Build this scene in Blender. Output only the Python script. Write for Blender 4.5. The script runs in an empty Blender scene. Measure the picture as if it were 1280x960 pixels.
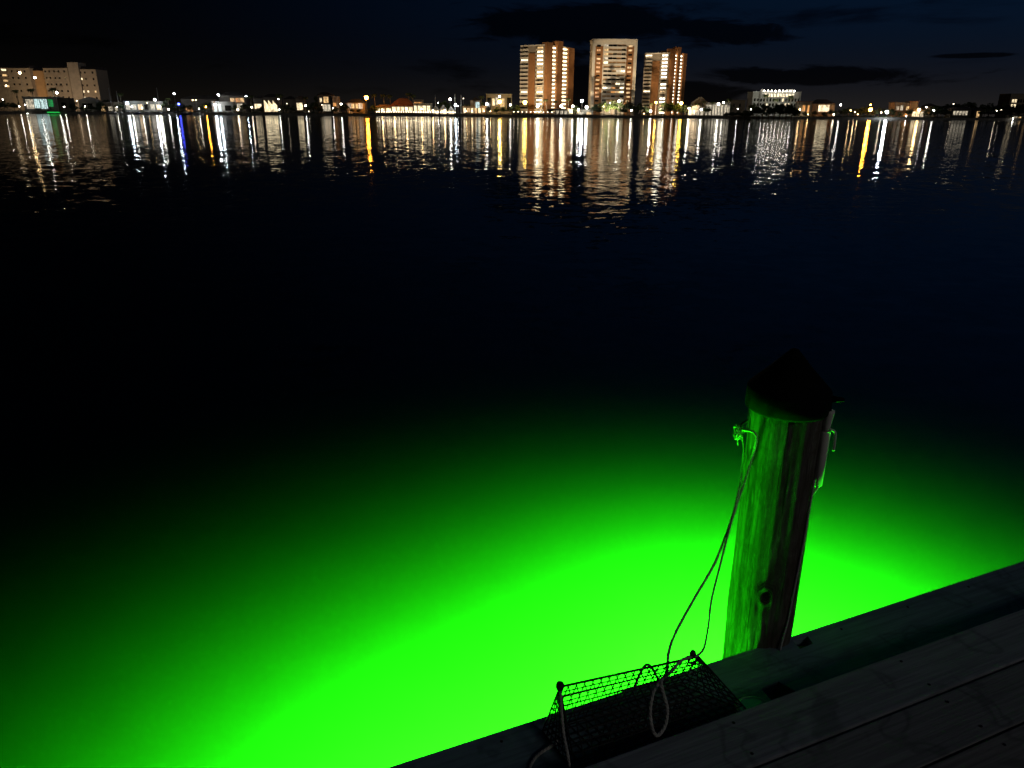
import bpy, bmesh, math, random
from mathutils import Vector, Matrix, Euler

# ------------------------------------------------------------------ camera
scene = bpy.context.scene
C = scene.collection
FPX, PITCH, ROLL, CAMZ = 925.0, math.radians(20.1), math.radians(0.4), 2.75
camd = bpy.data.cameras.new('camera')
camd.sensor_fit = 'HORIZONTAL'; camd.sensor_width = 36.0; camd.lens = 36.0*FPX/1280.0
camd.clip_start = 0.05; camd.clip_end = 12000
cam = bpy.data.objects.new('camera', camd); C.objects.link(cam)
RM = Matrix.Rotation(math.pi/2-PITCH, 3, 'X') @ Matrix.Rotation(ROLL, 3, 'Z')
cam.matrix_world = Matrix.Translation((0, 0, CAMZ)) @ RM.to_4x4()
scene.camera = cam

def ray(px, py):
    return RM @ Vector(((px-640)/FPX, -(py-480)/FPX, -1.0))
def gnd(px, py, z):                      # where the sight line meets a level
    d = ray(px, py); return d*((z-CAMZ)/d.z) + Vector((0, 0, CAMZ))
def far(px, py, Y):                      # where it meets a depth
    d = ray(px, py); return d*(Y/d.y) + Vector((0, 0, CAMZ))

# ------------------------------------------------------------------ render settings
scene.view_settings.view_transform = 'Standard'
scene.view_settings.look = 'None'
scene.view_settings.exposure = 0.0
scene.view_settings.gamma = 1.0
scene.view_settings.use_curve_mapping = False
cy = scene.cycles
cy.max_bounces = 4; cy.diffuse_bounces = 2; cy.glossy_bounces = 2; cy.transmission_bounces = 4
cy.transparent_max_bounces = 16; cy.volume_bounces = 1
cy.use_light_tree = True
cy.sample_clamp_indirect = 30.0
cy.caustics_reflective = True

# ------------------------------------------------------------------ node helper
class NT:
    def __init__(s, tree):
        s.t = tree; s.n = tree.nodes; s.l = tree.links
    def new(s, typ, **kw):
        nd = s.n.new(typ)
        for k, v in kw.items(): setattr(nd, k, v)
        return nd
    def put(s, sock, v):
        if isinstance(v, bpy.types.NodeSocket): s.l.new(v, sock)
        elif v is not None: sock.default_value = v
    def math(s, op, a, b=None, c=None, clamp=False):
        nd = s.new('ShaderNodeMath', operation=op, use_clamp=clamp)
        s.put(nd.inputs[0], a)
        if b is not None: s.put(nd.inputs[1], b)
        if c is not None: s.put(nd.inputs[2], c)
        return nd.outputs[0]
    def vmath(s, op, a, b=None):
        nd = s.new('ShaderNodeVectorMath', operation=op)
        s.put(nd.inputs[0], a)
        if b is not None: s.put(nd.inputs[1], b)
        return nd.outputs[0]
    def mix(s, f, a, b, blend='MIX'):
        nd = s.new('ShaderNodeMix', data_type='RGBA', blend_type=blend)
        s.put(nd.inputs[0], f); s.put(nd.inputs[6], a); s.put(nd.inputs[7], b)
        return nd.outputs[2]
    def noise(s, vec, scale, detail=2.0, rough=0.5, dist=0.0, out=0):
        nd = s.new('ShaderNodeTexNoise')
        s.put(nd.inputs['Vector'], vec)
        nd.inputs['Scale'].default_value = scale; nd.inputs['Detail'].default_value = detail
        nd.inputs['Roughness'].default_value = rough; nd.inputs['Distortion'].default_value = dist
        return nd.outputs[out]
    def smooth(s, v, lo, hi, a=0.0, b=1.0):
        nd = s.new('ShaderNodeMapRange', interpolation_type='SMOOTHSTEP')
        s.put(nd.inputs[0], v); nd.inputs[1].default_value = lo; nd.inputs[2].default_value = hi
        nd.inputs[3].default_value = a; nd.inputs[4].default_value = b
        return nd.outputs[0]
    def mapping(s, vec, scale=(1, 1, 1), loc=(0, 0, 0)):
        nd = s.new('ShaderNodeMapping'); s.put(nd.inputs[0], vec)
        nd.inputs[3].default_value = scale; nd.inputs[1].default_value = loc
        return nd.outputs[0]
    def comb(s, x, y, z):
        nd = s.new('ShaderNodeCombineXYZ')
        for i, v in enumerate((x, y, z)): s.put(nd.inputs[i], v)
        return nd.outputs[0]

# ------------------------------------------------------------------ night sky
world = bpy.data.worlds.new('World'); scene.world = world; world.use_nodes = True
w = NT(world.node_tree); w.n.clear()
DUSK_AZ = math.radians(62)               # the last dusk light lies to the right of the view
tc = w.new('ShaderNodeTexCoord').outputs['Generated']
sep = w.new('ShaderNodeSeparateXYZ'); w.l.new(tc, sep.inputs[0])
az = w.math('ARCTAN2', sep.outputs[0], sep.outputs[1])
el = w.math('ARCSINE', sep.outputs[2])
sky = w.new('ShaderNodeTexSky', sky_type='NISHITA')
sky.sun_disc = False; sky.sun_elevation = math.radians(-4.0); sky.sun_rotation = DUSK_AZ
sky.air_density = 1.0; sky.dust_density = 1.0; sky.ozone_density = 3.0
dusk = w.mix(1.0, sky.outputs[0], (0.10, 0.10, 0.10, 1), 'MULTIPLY')
# town glow low over the horizon and deep blue above, stronger towards the dusk side
side = w.smooth(w.math('COSINE', w.math('SUBTRACT', az, DUSK_AZ)), -0.1, 0.95, 0.04, 1.0)
elc = w.math('MAXIMUM', el, 0.0)
glow = w.math('MULTIPLY', w.math('POWER', 2.718, w.math('MULTIPLY', elc, -28.0)), w.math('ADD', w.math('MULTIPLY', side, 0.6), 0.25))
blue = w.math('MULTIPLY', w.smooth(elc, 0.0, 0.14, 0.3, 1.0), side)
tint = w.mix(1.0, (0.0, 0.0, 0.0, 1), w.mix(blue, (0, 0, 0, 1), (0.0010, 0.0062, 0.0185, 1)), 'ADD')
tint = w.mix(1.0, tint, w.mix(glow, (0, 0, 0, 1), (0.0210, 0.0165, 0.0105, 1)), 'ADD')
skycol = w.mix(0.0, tint, dusk, 'ADD')
# clouds: long dark banks lying low over the far shore
def azel(px, py):
    d = ray(px, py).normalized(); return math.atan2(d.x, d.y), math.asin(d.z)
cn = w.noise(w.comb(w.math('MULTIPLY', az, 9.0), w.math('MULTIPLY', el, 34.0), 0.0), 1.6, 6.0, 0.6, 0.6)
cn2 = w.noise(w.comb(w.math('MULTIPLY', az, 5.0), w.math('MULTIPLY', el, 26.0), 3.7), 0.9, 5.0, 0.6, 0.3)
cover = w.smooth(cn2, 0.56, 0.74, 0.0, 0.75)
for (px, py, hw, hh) in ((730, 30, 150, 26), (905, 42, 70, 17), (1020, 95, 175, 11), (728, 105, 60, 42),
                         (870, 118, 60, 18), (1222, 69, 45, 3)):
    a0, e0 = azel(px, py); a1, _ = azel(px+hw, py); _, e1 = azel(px, py-hh)
    dx = w.math('DIVIDE', w.math('SUBTRACT', az, a0), a1-a0)
    dy = w.math('DIVIDE', w.math('SUBTRACT', el, e0), e1-e0)
    r = w.math('SQRT', w.math('ADD', w.math('MULTIPLY', dx, dx), w.math('MULTIPLY', dy, dy)))
    m = w.smooth(w.math('ADD', r, w.math('MULTIPLY', w.math('SUBTRACT', cn, 0.5), 2.4)), 0.75, 1.25, 0.9, 0.0)
    cover = w.math('MAXIMUM', cover, m)
skycol = w.mix(cover, skycol, w.mix(1.0, skycol, (0.13, 0.12, 0.12, 1), 'MULTIPLY'))
bg = w.new('ShaderNodeBackground'); w.l.new(skycol, bg.inputs[0]); bg.inputs[1].default_value = 1.0
wo = w.new('ShaderNodeOutputWorld'); w.l.new(bg.outputs[0], wo.inputs[0])

# weak fill sun behind the camera, standing in for unseen house light
sund = bpy.data.lights.new('fill_sun', 'SUN'); sund.energy = 0.10; sund.angle = math.radians(12)
sund.color = (1.0, 0.97, 0.93)
sun = bpy.data.objects.new('fill_sun', sund); C.objects.link(sun)
sun.rotation_euler = Vector((-0.55, 0.62, -0.50)).to_track_quat('-Z', 'Y').to_euler()

# ------------------------------------------------------------------ materials
MATS = {}
def mat(name, col=(0.5, 0.5, 0.5), rough=0.7, metal=0.0, var=0.25, scale=3.0, bump=0.0, bscale=20.0, stretch=(1, 1, 1), spec=0.4):
    m = bpy.data.materials.new(name); m.use_nodes = True; MATS[name] = m
    n = NT(m.node_tree); b = n.n['Principled BSDF']
    v = n.mapping(n.new('ShaderNodeTexCoord').outputs['Object'], stretch)
    f = n.noise(v, scale, 4.0, 0.6)
    f = n.smooth(f, 0.3, 0.7)
    c1 = tuple(min(1, c*(1+var)) for c in col)+(1,); c0 = tuple(c*(1-var) for c in col)+(1,)
    n.put(b.inputs['Base Color'], n.mix(f, c0, c1))
    b.inputs['Roughness'].default_value = rough; b.inputs['Metallic'].default_value = metal
    b.inputs['Specular IOR Level'].default_value = spec
    if bump:
        bp = n.new('ShaderNodeBump'); bp.inputs['Strength'].default_value = bump; bp.inputs['Distance'].default_value = 0.01
        n.put(bp.inputs['Height'], n.noise(v, bscale, 5.0, 0.65)); n.l.new(bp.outputs[0], b.inputs['Normal'])
    return m
def emit(name, col, strength, sample=True):
    m = bpy.data.materials.new(name); m.use_nodes = True; MATS[name] = m
    n = NT(m.node_tree); b = n.n['Principled BSDF']
    b.inputs['Base Color'].default_value = (0.3, 0.3, 0.3, 1)
    b.inputs['Emission Color'].default_value = tuple(col)+(1,)
    if sample: b.inputs['Emission Strength'].default_value = strength
    else:                                # curtains, furniture and lamps behind the glass
        v = n.new('ShaderNodeTexCoord').outputs['Object']
        f = n.noise(n.mapping(v, (1.0, 1.0, 0.7), (strength*7, 3, 0)), 0.75, 3.0, 0.6)
        n.put(b.inputs['Emission Strength'], n.smooth(f, 0.32, 0.68, strength*0.25, strength*1.5))
    if not sample: m.cycles.emission_sampling = 'NONE'
    return m

# ------------------------------------------------------------------ mesh builder
class MB:
    def __init__(s): s.v = []; s.f = []
    def box(s, x0, x1, y0, y1, z0, z1):
        k = len(s.v)
        s.v += [(x0,y0,z0),(x1,y0,z0),(x1,y1,z0),(x0,y1,z0),(x0,y0,z1),(x1,y0,z1),(x1,y1,z1),(x0,y1,z1)]
        s.f += [tuple(k+i for i in q) for q in ((0,3,2,1),(4,5,6,7),(0,1,5,4),(1,2,6,5),(2,3,7,6),(3,0,4,7))]
        return s
    def hexa(s, pts):                    # 8 corners, bottom ring then top ring
        k = len(s.v); s.v += [tuple(p) for p in pts]
        s.f += [tuple(k+i for i in q) for q in ((0,3,2,1),(4,5,6,7),(0,1,5,4),(1,2,6,5),(2,3,7,6),(3,0,4,7))]
        return s
    def prism(s, poly, z0, z1):          # upright prism over a ground outline
        k = len(s.v); n = len(poly)
        s.v += [(x, y, z0) for x, y in poly] + [(x, y, z1) for x, y in poly]
        s.f += [tuple(k+i for i in reversed(range(n))), tuple(k+n+i for i in range(n))]
        s.f += [(k+i, k+(i+1) % n, k+n+(i+1) % n, k+n+i) for i in range(n)]
        return s
    def tube(s, pts, r, n=8, cap=True):
        pts = [Vector(p) for p in pts]; rs = r if isinstance(r, (list, tuple)) else [r]*len(pts)
        k = len(s.v); up = None
        for i, p in enumerate(pts):
            d = (pts[min(i+1, len(pts)-1)] - pts[max(i-1, 0)]).normalized()
            if up is None: up = Vector((0, 0, 1)) if abs(d.z) < 0.9 else Vector((1, 0, 0))
            a = d.cross(up)
            a = a.normalized() if a.length > 1e-6 else d.orthogonal().normalized()
            b = a.cross(d).normalized(); up = b
            for j in range(n):
                t = 2*math.pi*j/n; s.v.append(tuple(p + (a*math.cos(t)+b*math.sin(t))*rs[i]))
        for i in range(len(pts)-1):
            for j in range(n):
                s.f.append((k+i*n+j, k+i*n+(j+1) % n, k+(i+1)*n+(j+1) % n, k+(i+1)*n+j))
        if cap:
            e = k+(len(pts)-1)*n
            s.f += [tuple(k+j for j in reversed(range(n))), tuple(e+j for j in range(n))]
        return s
    def lathe(s, prof, n=24, c=(0, 0, 0)):
        k = len(s.v)
        for r, z in prof:
            for j in range(n):
                t = 2*math.pi*j/n; s.v.append((c[0]+r*math.cos(t), c[1]+r*math.sin(t), c[2]+z))
        for i in range(len(prof)-1):
            for j in range(n):
                s.f.append((k+i*n+j, k+i*n+(j+1) % n, k+(i+1)*n+(j+1) % n, k+(i+1)*n+j))
        e = k+(len(prof)-1)*n
        s.f += [tuple(k+j for j in reversed(range(n))), tuple(e+j for j in range(n))]
        return s
    def quad(s, a, b, c, d):
        k = len(s.v); s.v += [tuple(a), tuple(b), tuple(c), tuple(d)]; s.f.append((k, k+1, k+2, k+3)); return s
    def mesh(s, name, m, smooth=False):
        me = bpy.data.meshes.new(name); me.from_pydata(s.v, [], s.f); me.update()
        if smooth: me.polygons.foreach_set('use_smooth', [True]*len(me.polygons))
        me.materials.append(MATS[m] if isinstance(m, str) else m)
        return me
    def build(s, name, m, parent=None, smooth=False, loc=None):
        return link(name, s.mesh(name, m, smooth), parent, loc)
def link(name, me, parent=None, loc=None, rot=None, sc=None):
    o = bpy.data.objects.new(name, me); C.objects.link(o)
    if parent: o.parent = parent
    if loc is not None: o.location = loc
    if rot is not None: o.rotation_euler = rot
    if sc is not None: o.scale = sc
    return o
def tag(o, label, cat, group=None):
    o['label'] = label; o['category'] = cat
    if group: o['group'] = group
    return o
def thing(name, label, cat, loc=(0, 0, 0), rz=0.0, group=None):
    o = link(name, None, None, loc, (0, 0, rz)); o.empty_display_size = 0.2
    return tag(o, label, cat, group)
def struct(o): o['kind'] = 'structure'; return o
def bez(pts, n=8):                       # smooth curve through points
    pts = [Vector(p) for p in pts]; out = []
    for i in range(len(pts)-1):
        p0 = pts[max(i-1, 0)]; p1 = pts[i]; p2 = pts[i+1]; p3 = pts[min(i+2, len(pts)-1)]
        for k in range(n):
            t = k/n
            out.append(0.5*((2*p1)+(p2-p0)*t+(2*p0-5*p1+4*p2-p3)*t*t+(3*p1-p0-3*p2+p3)*t**3))
    out.append(pts[-1]); return out
rnd = random.Random(7)

# ------------------------------------------------------------------ water
wm = bpy.data.materials.new('water'); wm.use_nodes = True
n = NT(wm.node_tree); n.n.clear()
geo = n.new('ShaderNodeNewGeometry')
pos = geo.outputs['Position']
sx = n.new('ShaderNodeSeparateXYZ'); n.l.new(pos, sx.inputs[0])
slope = None
for sc, amp, stretch in ((0.8, 0.045, (0.8, 1.0, 1)), (2.4, 0.15, (0.8, 1, 1)), (0.12, 0.012, (0.7, 1.4, 1)), (6.5, 0.085, (1, 1, 1))):
    nz = n.noise(n.mapping(pos, stretch, (sc*13, 0, 0)), sc, 2.0, 0.5, 0.0, 1)
    d = n.vmath('SUBTRACT', nz, (0.5, 0.5, 0.5)); d = n.vmath('MULTIPLY', d, (amp, amp*0.8, 0))
    slope = d if slope is None else n.vmath('ADD', slope, d)
# calmer and more ruffled stretches
calm = n.smooth(n.noise(n.mapping(pos, (0.25, 1, 1)), 0.02, 2.0), 0.35, 0.65, 0.7, 1.15)
cs = n.new('ShaderNodeVectorMath', operation='SCALE'); n.l.new(slope, cs.inputs[0]); n.l.new(calm, cs.inputs[3])
nrm = n.vmath('NORMALIZE', n.vmath('ADD', cs.outputs[0], (0, 0, 1)))
fr = n.new('ShaderNodeFresnel'); fr.inputs[0].default_value = 1.33; n.l.new(nrm, fr.inputs[1])
gl = n.new('ShaderNodeBsdfGlossy'); gl.inputs['Roughness'].default_value = 0.04
gl.inputs['Color'].default_value = (0.95, 0.97, 1, 1); n.l.new(nrm, gl.inputs['Normal'])
tr = n.new('ShaderNodeBsdfTransparent'); tr.inputs[0].default_value = (1, 1, 1, 1)
mx = n.new('ShaderNodeMixShader'); n.l.new(fr.outputs[0], mx.inputs[0]); n.l.new(tr.outputs[0], mx.inputs[1]); n.l.new(gl.outputs[0], mx.inputs[2])
vs = n.new('ShaderNodeVolumeScatter'); vs.inputs['Color'].default_value = (0.75, 0.85, 0.95, 1)
vs.inputs['Density'].default_value = WATER_DENS = 0.85; vs.inputs['Anisotropy'].default_value = 0.0
va = n.new('ShaderNodeVolumeAbsorption'); va.inputs['Color'].default_value = (0.48, 0.5, 0.42, 1); va.inputs['Density'].default_value = 2.35
ads = n.new('ShaderNodeAddShader'); n.l.new(vs.outputs[0], ads.inputs[0]); n.l.new(va.outputs[0], ads.inputs[1])
om = n.new('ShaderNodeOutputMaterial'); n.l.new(mx.outputs[0], om.inputs[0]); n.l.new(ads.outputs[0], om.inputs[1])
MATS['water'] = wm
struct(MB().box(-2500, 2500, -60, 4000, -4.0, 0.0).build('water', 'water'))
mat('sand', (0.12, 0.12, 0.09), 0.9, scale=0.8, bump=0.5, bscale=4)
struct(MB().quad((-80, -40, -3.2), (80, -40, -3.2), (80, 120, -3.2), (-80, 120, -3.2)).build('seabed', 'sand'))

# ------------------------------------------------------------------ green underwater lamp
mat('lamp_housing', (0.05, 0.05, 0.05), 0.5)
emit('green_bulb', (0.02, 1.0, 0.01), 30, sample=False)
for lx, ly, pw, lab in ((-0.02, 2.02, 84000.0, 'green lamp glowing under the water beyond the wire trap'), (1.50, 3.10, 105000.0, 'green lamp glowing under the water behind the wooden pile')):
    LAMP = Vector((lx, ly, -1.9))
    t = thing('underwater_lamp', lab, 'lamp', (LAMP.x, LAMP.y, -3.2))
    h = 3.2+LAMP.z
    MB().lathe([(0.16, -0.02), (0.16, 0.05), (0.03, 0.07)], 20).build('base', 'lamp_housing', t, True)
    MB().tube([(0, 0, 0.05), (0.02, 0, h*0.5), (0, 0, h-0.15)], 0.008).build('cable', 'lamp_housing', t, True)
    MB().lathe([(0.03, h-0.22), (0.045, h-0.2), (0.045, h-0.1), (0.03, h-0.09)], 16).build('housing', 'lamp_housing', t, True)
    MB().lathe([(0.03, h-0.09), (0.035, h-0.03), (0.025, h), (0.005, h+0.01)], 16).build('bulb', 'green_bulb', t, True)
    ld = bpy.data.lights.new('green_light', 'POINT'); ld.energy = pw; ld.color = (0.014, 1.0, 0.007); ld.shadow_soft_size = 0.12
    lo = bpy.data.objects.new('green_light', ld); C.objects.link(lo); lo.parent = t; lo.location = (0, 0, h+0.08)

# ------------------------------------------------------------------ dock
DT = math.radians(23.1); DU = Vector((math.cos(DT), math.sin(DT), 0)); DN = Vector((-math.sin(DT), math.cos(DT), 0))
def D(u, o, z): return DU*u + DN*o + Vector((0, 0, z))
def board_mat(name, col, wet, off):
    m = bpy.data.materials.new(name); m.use_nodes = True; MATS[name] = m
    n = NT(m.node_tree); b = n.n['Principled BSDF']
    p = n.new('ShaderNodeTexCoord').outputs['Object']
    grain = n.noise(n.mapping(p, (1.2, 34, 34), off), 3.0, 5.0, 0.6)
    fine = n.noise(n.mapping(p, (8, 160, 160), off), 3.0, 3.0, 0.6)
    blot = n.noise(n.mapping(p, (1, 1, 1), off), 7.0, 2.0, 0.5, 0.5)
    # tide-mark rings left by dried puddles
    ring = n.math('ABSOLUTE', n.math('SUBTRACT', blot, 0.62))
    ring = n.smooth(ring, 0.0, 0.06, wet*0.45, 0.0)
    spot = n.smooth(n.noise(n.mapping(p, (1, 1, 1), off), 3.0, 3.0, 0.6, 0.5), 0.62, 0.7, 0.0, 0.45)
    c = n.mix(n.smooth(grain, 0.3, 0.7), tuple(x*0.78 for x in col)+(1,), tuple(x*1.18 for x in col)+(1,))
    c = n.mix(n.math('MAXIMUM', ring, spot), c, tuple(x*0.25 for x in col)+(1,))
    n.put(b.inputs['Base Color'], c)
    n.put(b.inputs['Roughness'], n.smooth(blot, 0.3, 0.7, 0.8, 0.6))
    b.inputs['Specular IOR Level'].default_value = 0.12
    bp = n.new('ShaderNodeBump'); bp.inputs['Strength'].default_value = 0.35; bp.inputs['Distance'].default_value = 0.004
    n.put(bp.inputs['Height'], n.math('ADD', n.math('MULTIPLY', grain, 0.7), n.math('MULTIPLY', fine, 0.4)))
    n.l.new(bp.outputs[0], b.inputs['Normal'])
for i in range(4):
    board_mat('deck_board_%d' % i, ((0.34, 0.35, 0.37), (0.29, 0.285, 0.28), (0.29, 0.27, 0.25), (0.26, 0.245, 0.23))[i], 0.8, (i*7.3, i*3.1, 0))
board_mat('ledge_board', (0.20, 0.29, 0.32), 0.75, (2.2, 9.0, 0))
mat('joist_wood', (0.10, 0.085, 0.07), 0.85, scale=4, stretch=(1, 8, 8), bump=0.3)
mat('screw_steel', (0.03, 0.03, 0.03), 0.5, 0.6)
def bevel_board(name, m, u0, u1, o0, o1, z0, z1, parent, bev=0.004):
    bm = bmesh.new(); bmesh.ops.create_cube(bm, size=1.0)
    bmesh.ops.scale(bm, vec=(u1-u0, o1-o0, z1-z0), verts=bm.verts)
    bmesh.ops.bevel(bm, geom=bm.edges[:], offset=bev, segments=2, affect='EDGES', profile=0.6)
    me = bpy.data.meshes.new(name); bm.to_mesh(me); bm.free(); me.materials.append(MATS[m])
    return link(name, me, parent, ((u0+u1)/2, (o0+o1)/2, (z0+z1)/2))
dock = thing('dock', 'dark timber dock with long grey planks and a lower outer ledge board', 'dock', (0, 0, 0), DT)
DZ, LZ = 1.20, 1.12
scr = MB().lathe([(0.0045, 0.0), (0.0045, 0.0014), (0.003, 0.0018)], 8).mesh('screw', 'screw_steel', True)
o1 = 1.235; k = 0
while o1 > -1.6:
    wd = 0.156 if k else 0.160
    pl = bevel_board('plank', 'deck_board_%d' % (k % 4), -2.6 + 0.13*(k % 3), 4.4, o1-wd, o1, DZ-0.036, DZ-(0.0 if k % 2 == 0 else 0.002), dock)
    if k < 6:
        for u in (0.55, 1.17, 1.8, 2.42, -0.05):
            for oo in (0.028, wd-0.030):
                link('screw', scr, pl, (u+rnd.uniform(-.02, .02)-pl.location.x, o1-oo-pl.location.y, 0.0178))
    o1 -= wd+0.009; k += 1
# ledge board with an opening beside the pile and a cut-away behind the trap
PU = 1.584                                # pile axis along the dock
LE = 1.497
HU0, HU1 = PU+0.055, PU+0.125
outl = [(-2.6, 1.255), (1.395, 1.255), (1.40, 1.345), (1.47, 1.35), (1.505, 1.255), (4.4, 1.255), (4.4, LE), (HU1-0.0202, LE), (HU1-0.0202, LE-0.016), (HU1, LE-0.018),
        (HU1-0.012, LE-0.055), (HU0, LE-0.058), (HU0+0.006, LE-0.016), (HU1-0.0205, LE-0.016), (HU1-0.0205, LE), (-2.6, LE)]
lb = MB().prism(outl, LZ-0.04, LZ).build('ledge_board', 'ledge_board', dock)
u = -2.5
while u < 4.3:
    if abs(u-1.45) > 0.1 and abs(u-PU-0.09) > 0.06:
        for oo in (1.292, LE-0.035): link('screw', scr, lb, (u, oo, LZ-0.0002))
    u += 0.31
MB().box(-2.6, 4.4, 1.237, LE-0.053, LZ-0.075, LZ-0.0415).build('glow_block_board', 'joist_wood', dock)  # added board that keeps the green glow out of the ledge openings
MB().box(-2.6, 4.4, -1.5, 1.199, DZ-0.06, DZ-0.037).build('glow_block_board', 'joist_wood', dock)  # added sheet that stops green glow showing through the plank gaps
MB().box(-2.6, 4.4, LE-0.052, LE-0.014, LZ-0.26, LZ-0.041).build('fascia', 'joist_wood', dock)
MB().box(-2.6, 4.4, 1.20, 1.236, LZ-0.16, DZ-0.0365).build('fascia', 'joist_wood', dock)
for u in [-2.2+0.62*i for i in range(11)]:
    MB().box(u-0.02, u+0.02, -1.5, 1.199, DZ-0.24, DZ-0.0602).build('joist', 'joist_wood', dock)
    MB().box(u-0.02, u+0.02, 1.237, LE-0.053, LZ-0.20, LZ-0.0752).build('joist', 'joist_wood', dock)
for u in (-2.0, 4.0):
    for o in (-1.2, 1.1):
        MB().lathe([(0.1, -3.4), (0.1, DZ-0.25)], 16, (u, o, 0)).build('support_post', 'joist_wood', dock, True)

# ------------------------------------------------------------------ pile
PX, PY = (DU*PU + DN*1.575).xy
def on_pile(px, py, out=0.0):             # the point of the pile's face seen at a pixel
    d = ray(px, py); o = Vector((0, 0, CAMZ)); best = None
    for i in range(600):
        q = o + d*(1.6+i*0.003)
        lean = (q.z-1.1)*-0.014
        e = (q.xy - Vector((PX+lean, PY))).length
        if e < 0.107+out: return q
        if best is None or e < best[0]: best = (e, q)
    return best[1]
kq = on_pile(957, 745); KA = math.atan2(kq.y-PY, kq.x-PX-(kq.z-1.1)*-0.014); KZ = kq.z+3.3
pm = bpy.data.materials.new('pile_wood'); pm.use_nodes = True; MATS['pile_wood'] = pm
n = NT(pm.node_tree); b = n.n['Principled BSDF']
p = n.new('ShaderNodeTexCoord').outputs['Object']
g1 = n.noise(n.mapping(p, (62, 62, 4.5)), 1.6, 7.0, 0.7, 0.5)
g2 = n.noise(n.mapping(p, (150, 150, 22)), 2.0, 5.0, 0.6)
bl = n.noise(n.mapping(p, (1, 1, 0.5)), 16.0, 6.0, 0.68, 0.6)
crack = n.smooth(n.noise(n.mapping(p, (52, 52, 1.1)), 1.5, 3.0, 0.5), 0.335, 0.365, 0.92, 0.0)
stain = n.smooth(n.noise(n.mapping(p, (26, 26, 3.0), (3, 1, 0)), 1.6, 3.0, 0.6, 0.8), 0.62, 0.74, 0.0, 0.6)
c = n.mix(n.smooth(g1, 0.3, 0.7), (0.08, 0.074, 0.060, 1), (0.26, 0.245, 0.205, 1))
c = n.mix(n.smooth(bl, 0.38, 0.62, 0.0, 0.75), c, (0.10, 0.08, 0.055, 1))
c = n.mix(stain, c, (0.38, 0.37, 0.34, 1))
c = n.mix(crack, c, (0.03, 0.025, 0.02, 1))
n.put(b.inputs['Base Color'], c); b.inputs['Roughness'].default_value = 0.95; b.inputs['Specular IOR Level'].default_value = 0.06
bp = n.new('ShaderNodeBump'); bp.inputs['Strength'].default_value = 1.0; bp.inputs['Distance'].default_value = 0.009
hh = n.math('ADD', n.math('MULTIPLY', g1, 0.8), n.math('ADD', n.math('MULTIPLY', g2, 0.7), n.math('MULTIPLY', crack, -0.9)))
n.put(bp.inputs['Height'], hh); n.l.new(bp.outputs[0], b.inputs['Normal'])
# dark knot with rings of grain round it
kv = n.vmath('SUBTRACT', p, (kq.x-PX, kq.y-PY, kq.z+3.3))
kl = n.new('ShaderNodeVectorMath', operation='LENGTH'); n.l.new(n.mapping(kv, (1, 1, 0.72)), kl.inputs[0])
kdst = n.math('ADD', kl.outputs['Value'], n.math('MULTIPLY', n.math('SUBTRACT', n.noise(p, 60.0, 3.0), 0.5), 0.016))
rings = n.math('MULTIPLY', n.math('POWER', n.math('ABSOLUTE', n.math('SINE', n.math('MULTIPLY', kdst, 420.0))), 3.0), n.smooth(kdst, 0.012, 0.055, 0.75, 0.0))
kdark = n.math('MAXIMUM', rings, n.smooth(kdst, 0.006, 0.014, 0.9, 0.0))
n.put(b.inputs['Base Color'], n.mix(kdark, c, (0.02, 0.016, 0.012, 1)))
mat('black_plastic', (0.006, 0.006, 0.006), 0.8, var=0.3, spec=0.04)
mat('galvanised', (0.30, 0.30, 0.30), 0.45, 0.8)
pile = thing('dock_pile', 'weathered round timber pile with black conical cap at the dock edge', 'pile', (PX, PY, -3.3))
PB = 3.3                                  # local z of the water line
def pile_r(th, z):
    r = 0.107 - 0.0016*(z-PB)
    r += 0.0022*math.sin(3*th+1.2+0.5*z) + 0.0016*math.sin(7*th+2.0*z) + 0.0012*math.sin(13*th+0.7+z*1.1)
    r += 0.0009*math.sin(23*th+math.sin(z*3)*1.5)
    zz = z-PB-1.22
    r += 0.004*math.exp(-((zz-0.02)/0.12)**2)*(1+math.sin(5*th))*0.5       # swelling around the knot
    if zz < 0.16: r += 0.0011*math.sin(31*th+z*23)*math.sin(z*37+th*5+2*math.sin(z*9))*min(1, (0.16-zz)/0.1)   # ragged wet foot
    dth = (th-KA+math.pi) % (2*math.pi)-math.pi; dz_ = z-KZ
    kk = math.sqrt((dth*0.107)**2+(dz_/1.3)**2)
    r += 0.0045*math.exp(-((kk-0.021)/0.008)**2)-0.009*math.exp(-(kk/0.010)**2)
    return r
pv, pf, NS = [], [], 160
zs = [0.0, 1.0, 2.0, 3.0] + [3.2+0.012*i for i in range(150)]
zs = [z for z in zs if z < PB+1.96] + [PB+1.96]
for z in zs:
    lean = (z-PB-1.1)*-0.014
    for j in range(NS):
        th = 2*math.pi*j/NS; r = pile_r(th, z); pv.append((lean+r*math.cos(th), r*math.sin(th), z))
for i in range(len(zs)-1):
    for j in range(NS): pf.append((i*NS+j, i*NS+(j+1) % NS, (i+1)*NS+(j+1) % NS, (i+1)*NS+j))
mb = MB(); mb.v = pv; mb.f = pf; mb.build('shaft', 'pile_wood', pile, True)
CL = (0.85*-0.014)
MB().lathe([(0.119, PB+1.925), (0.1205, PB+1.93), (0.1205, PB+1.985), (0.118, PB+1.99), (0.06, PB+2.05), (0.012, PB+2.106), (0.002, PB+2.11)], 48, (CL, 0, 0)).build('cap', 'black_plastic', pile, True)
OFF = Vector((PX, PY, -3.3)); Z1 = Vector((0, 0, 1))
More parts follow.
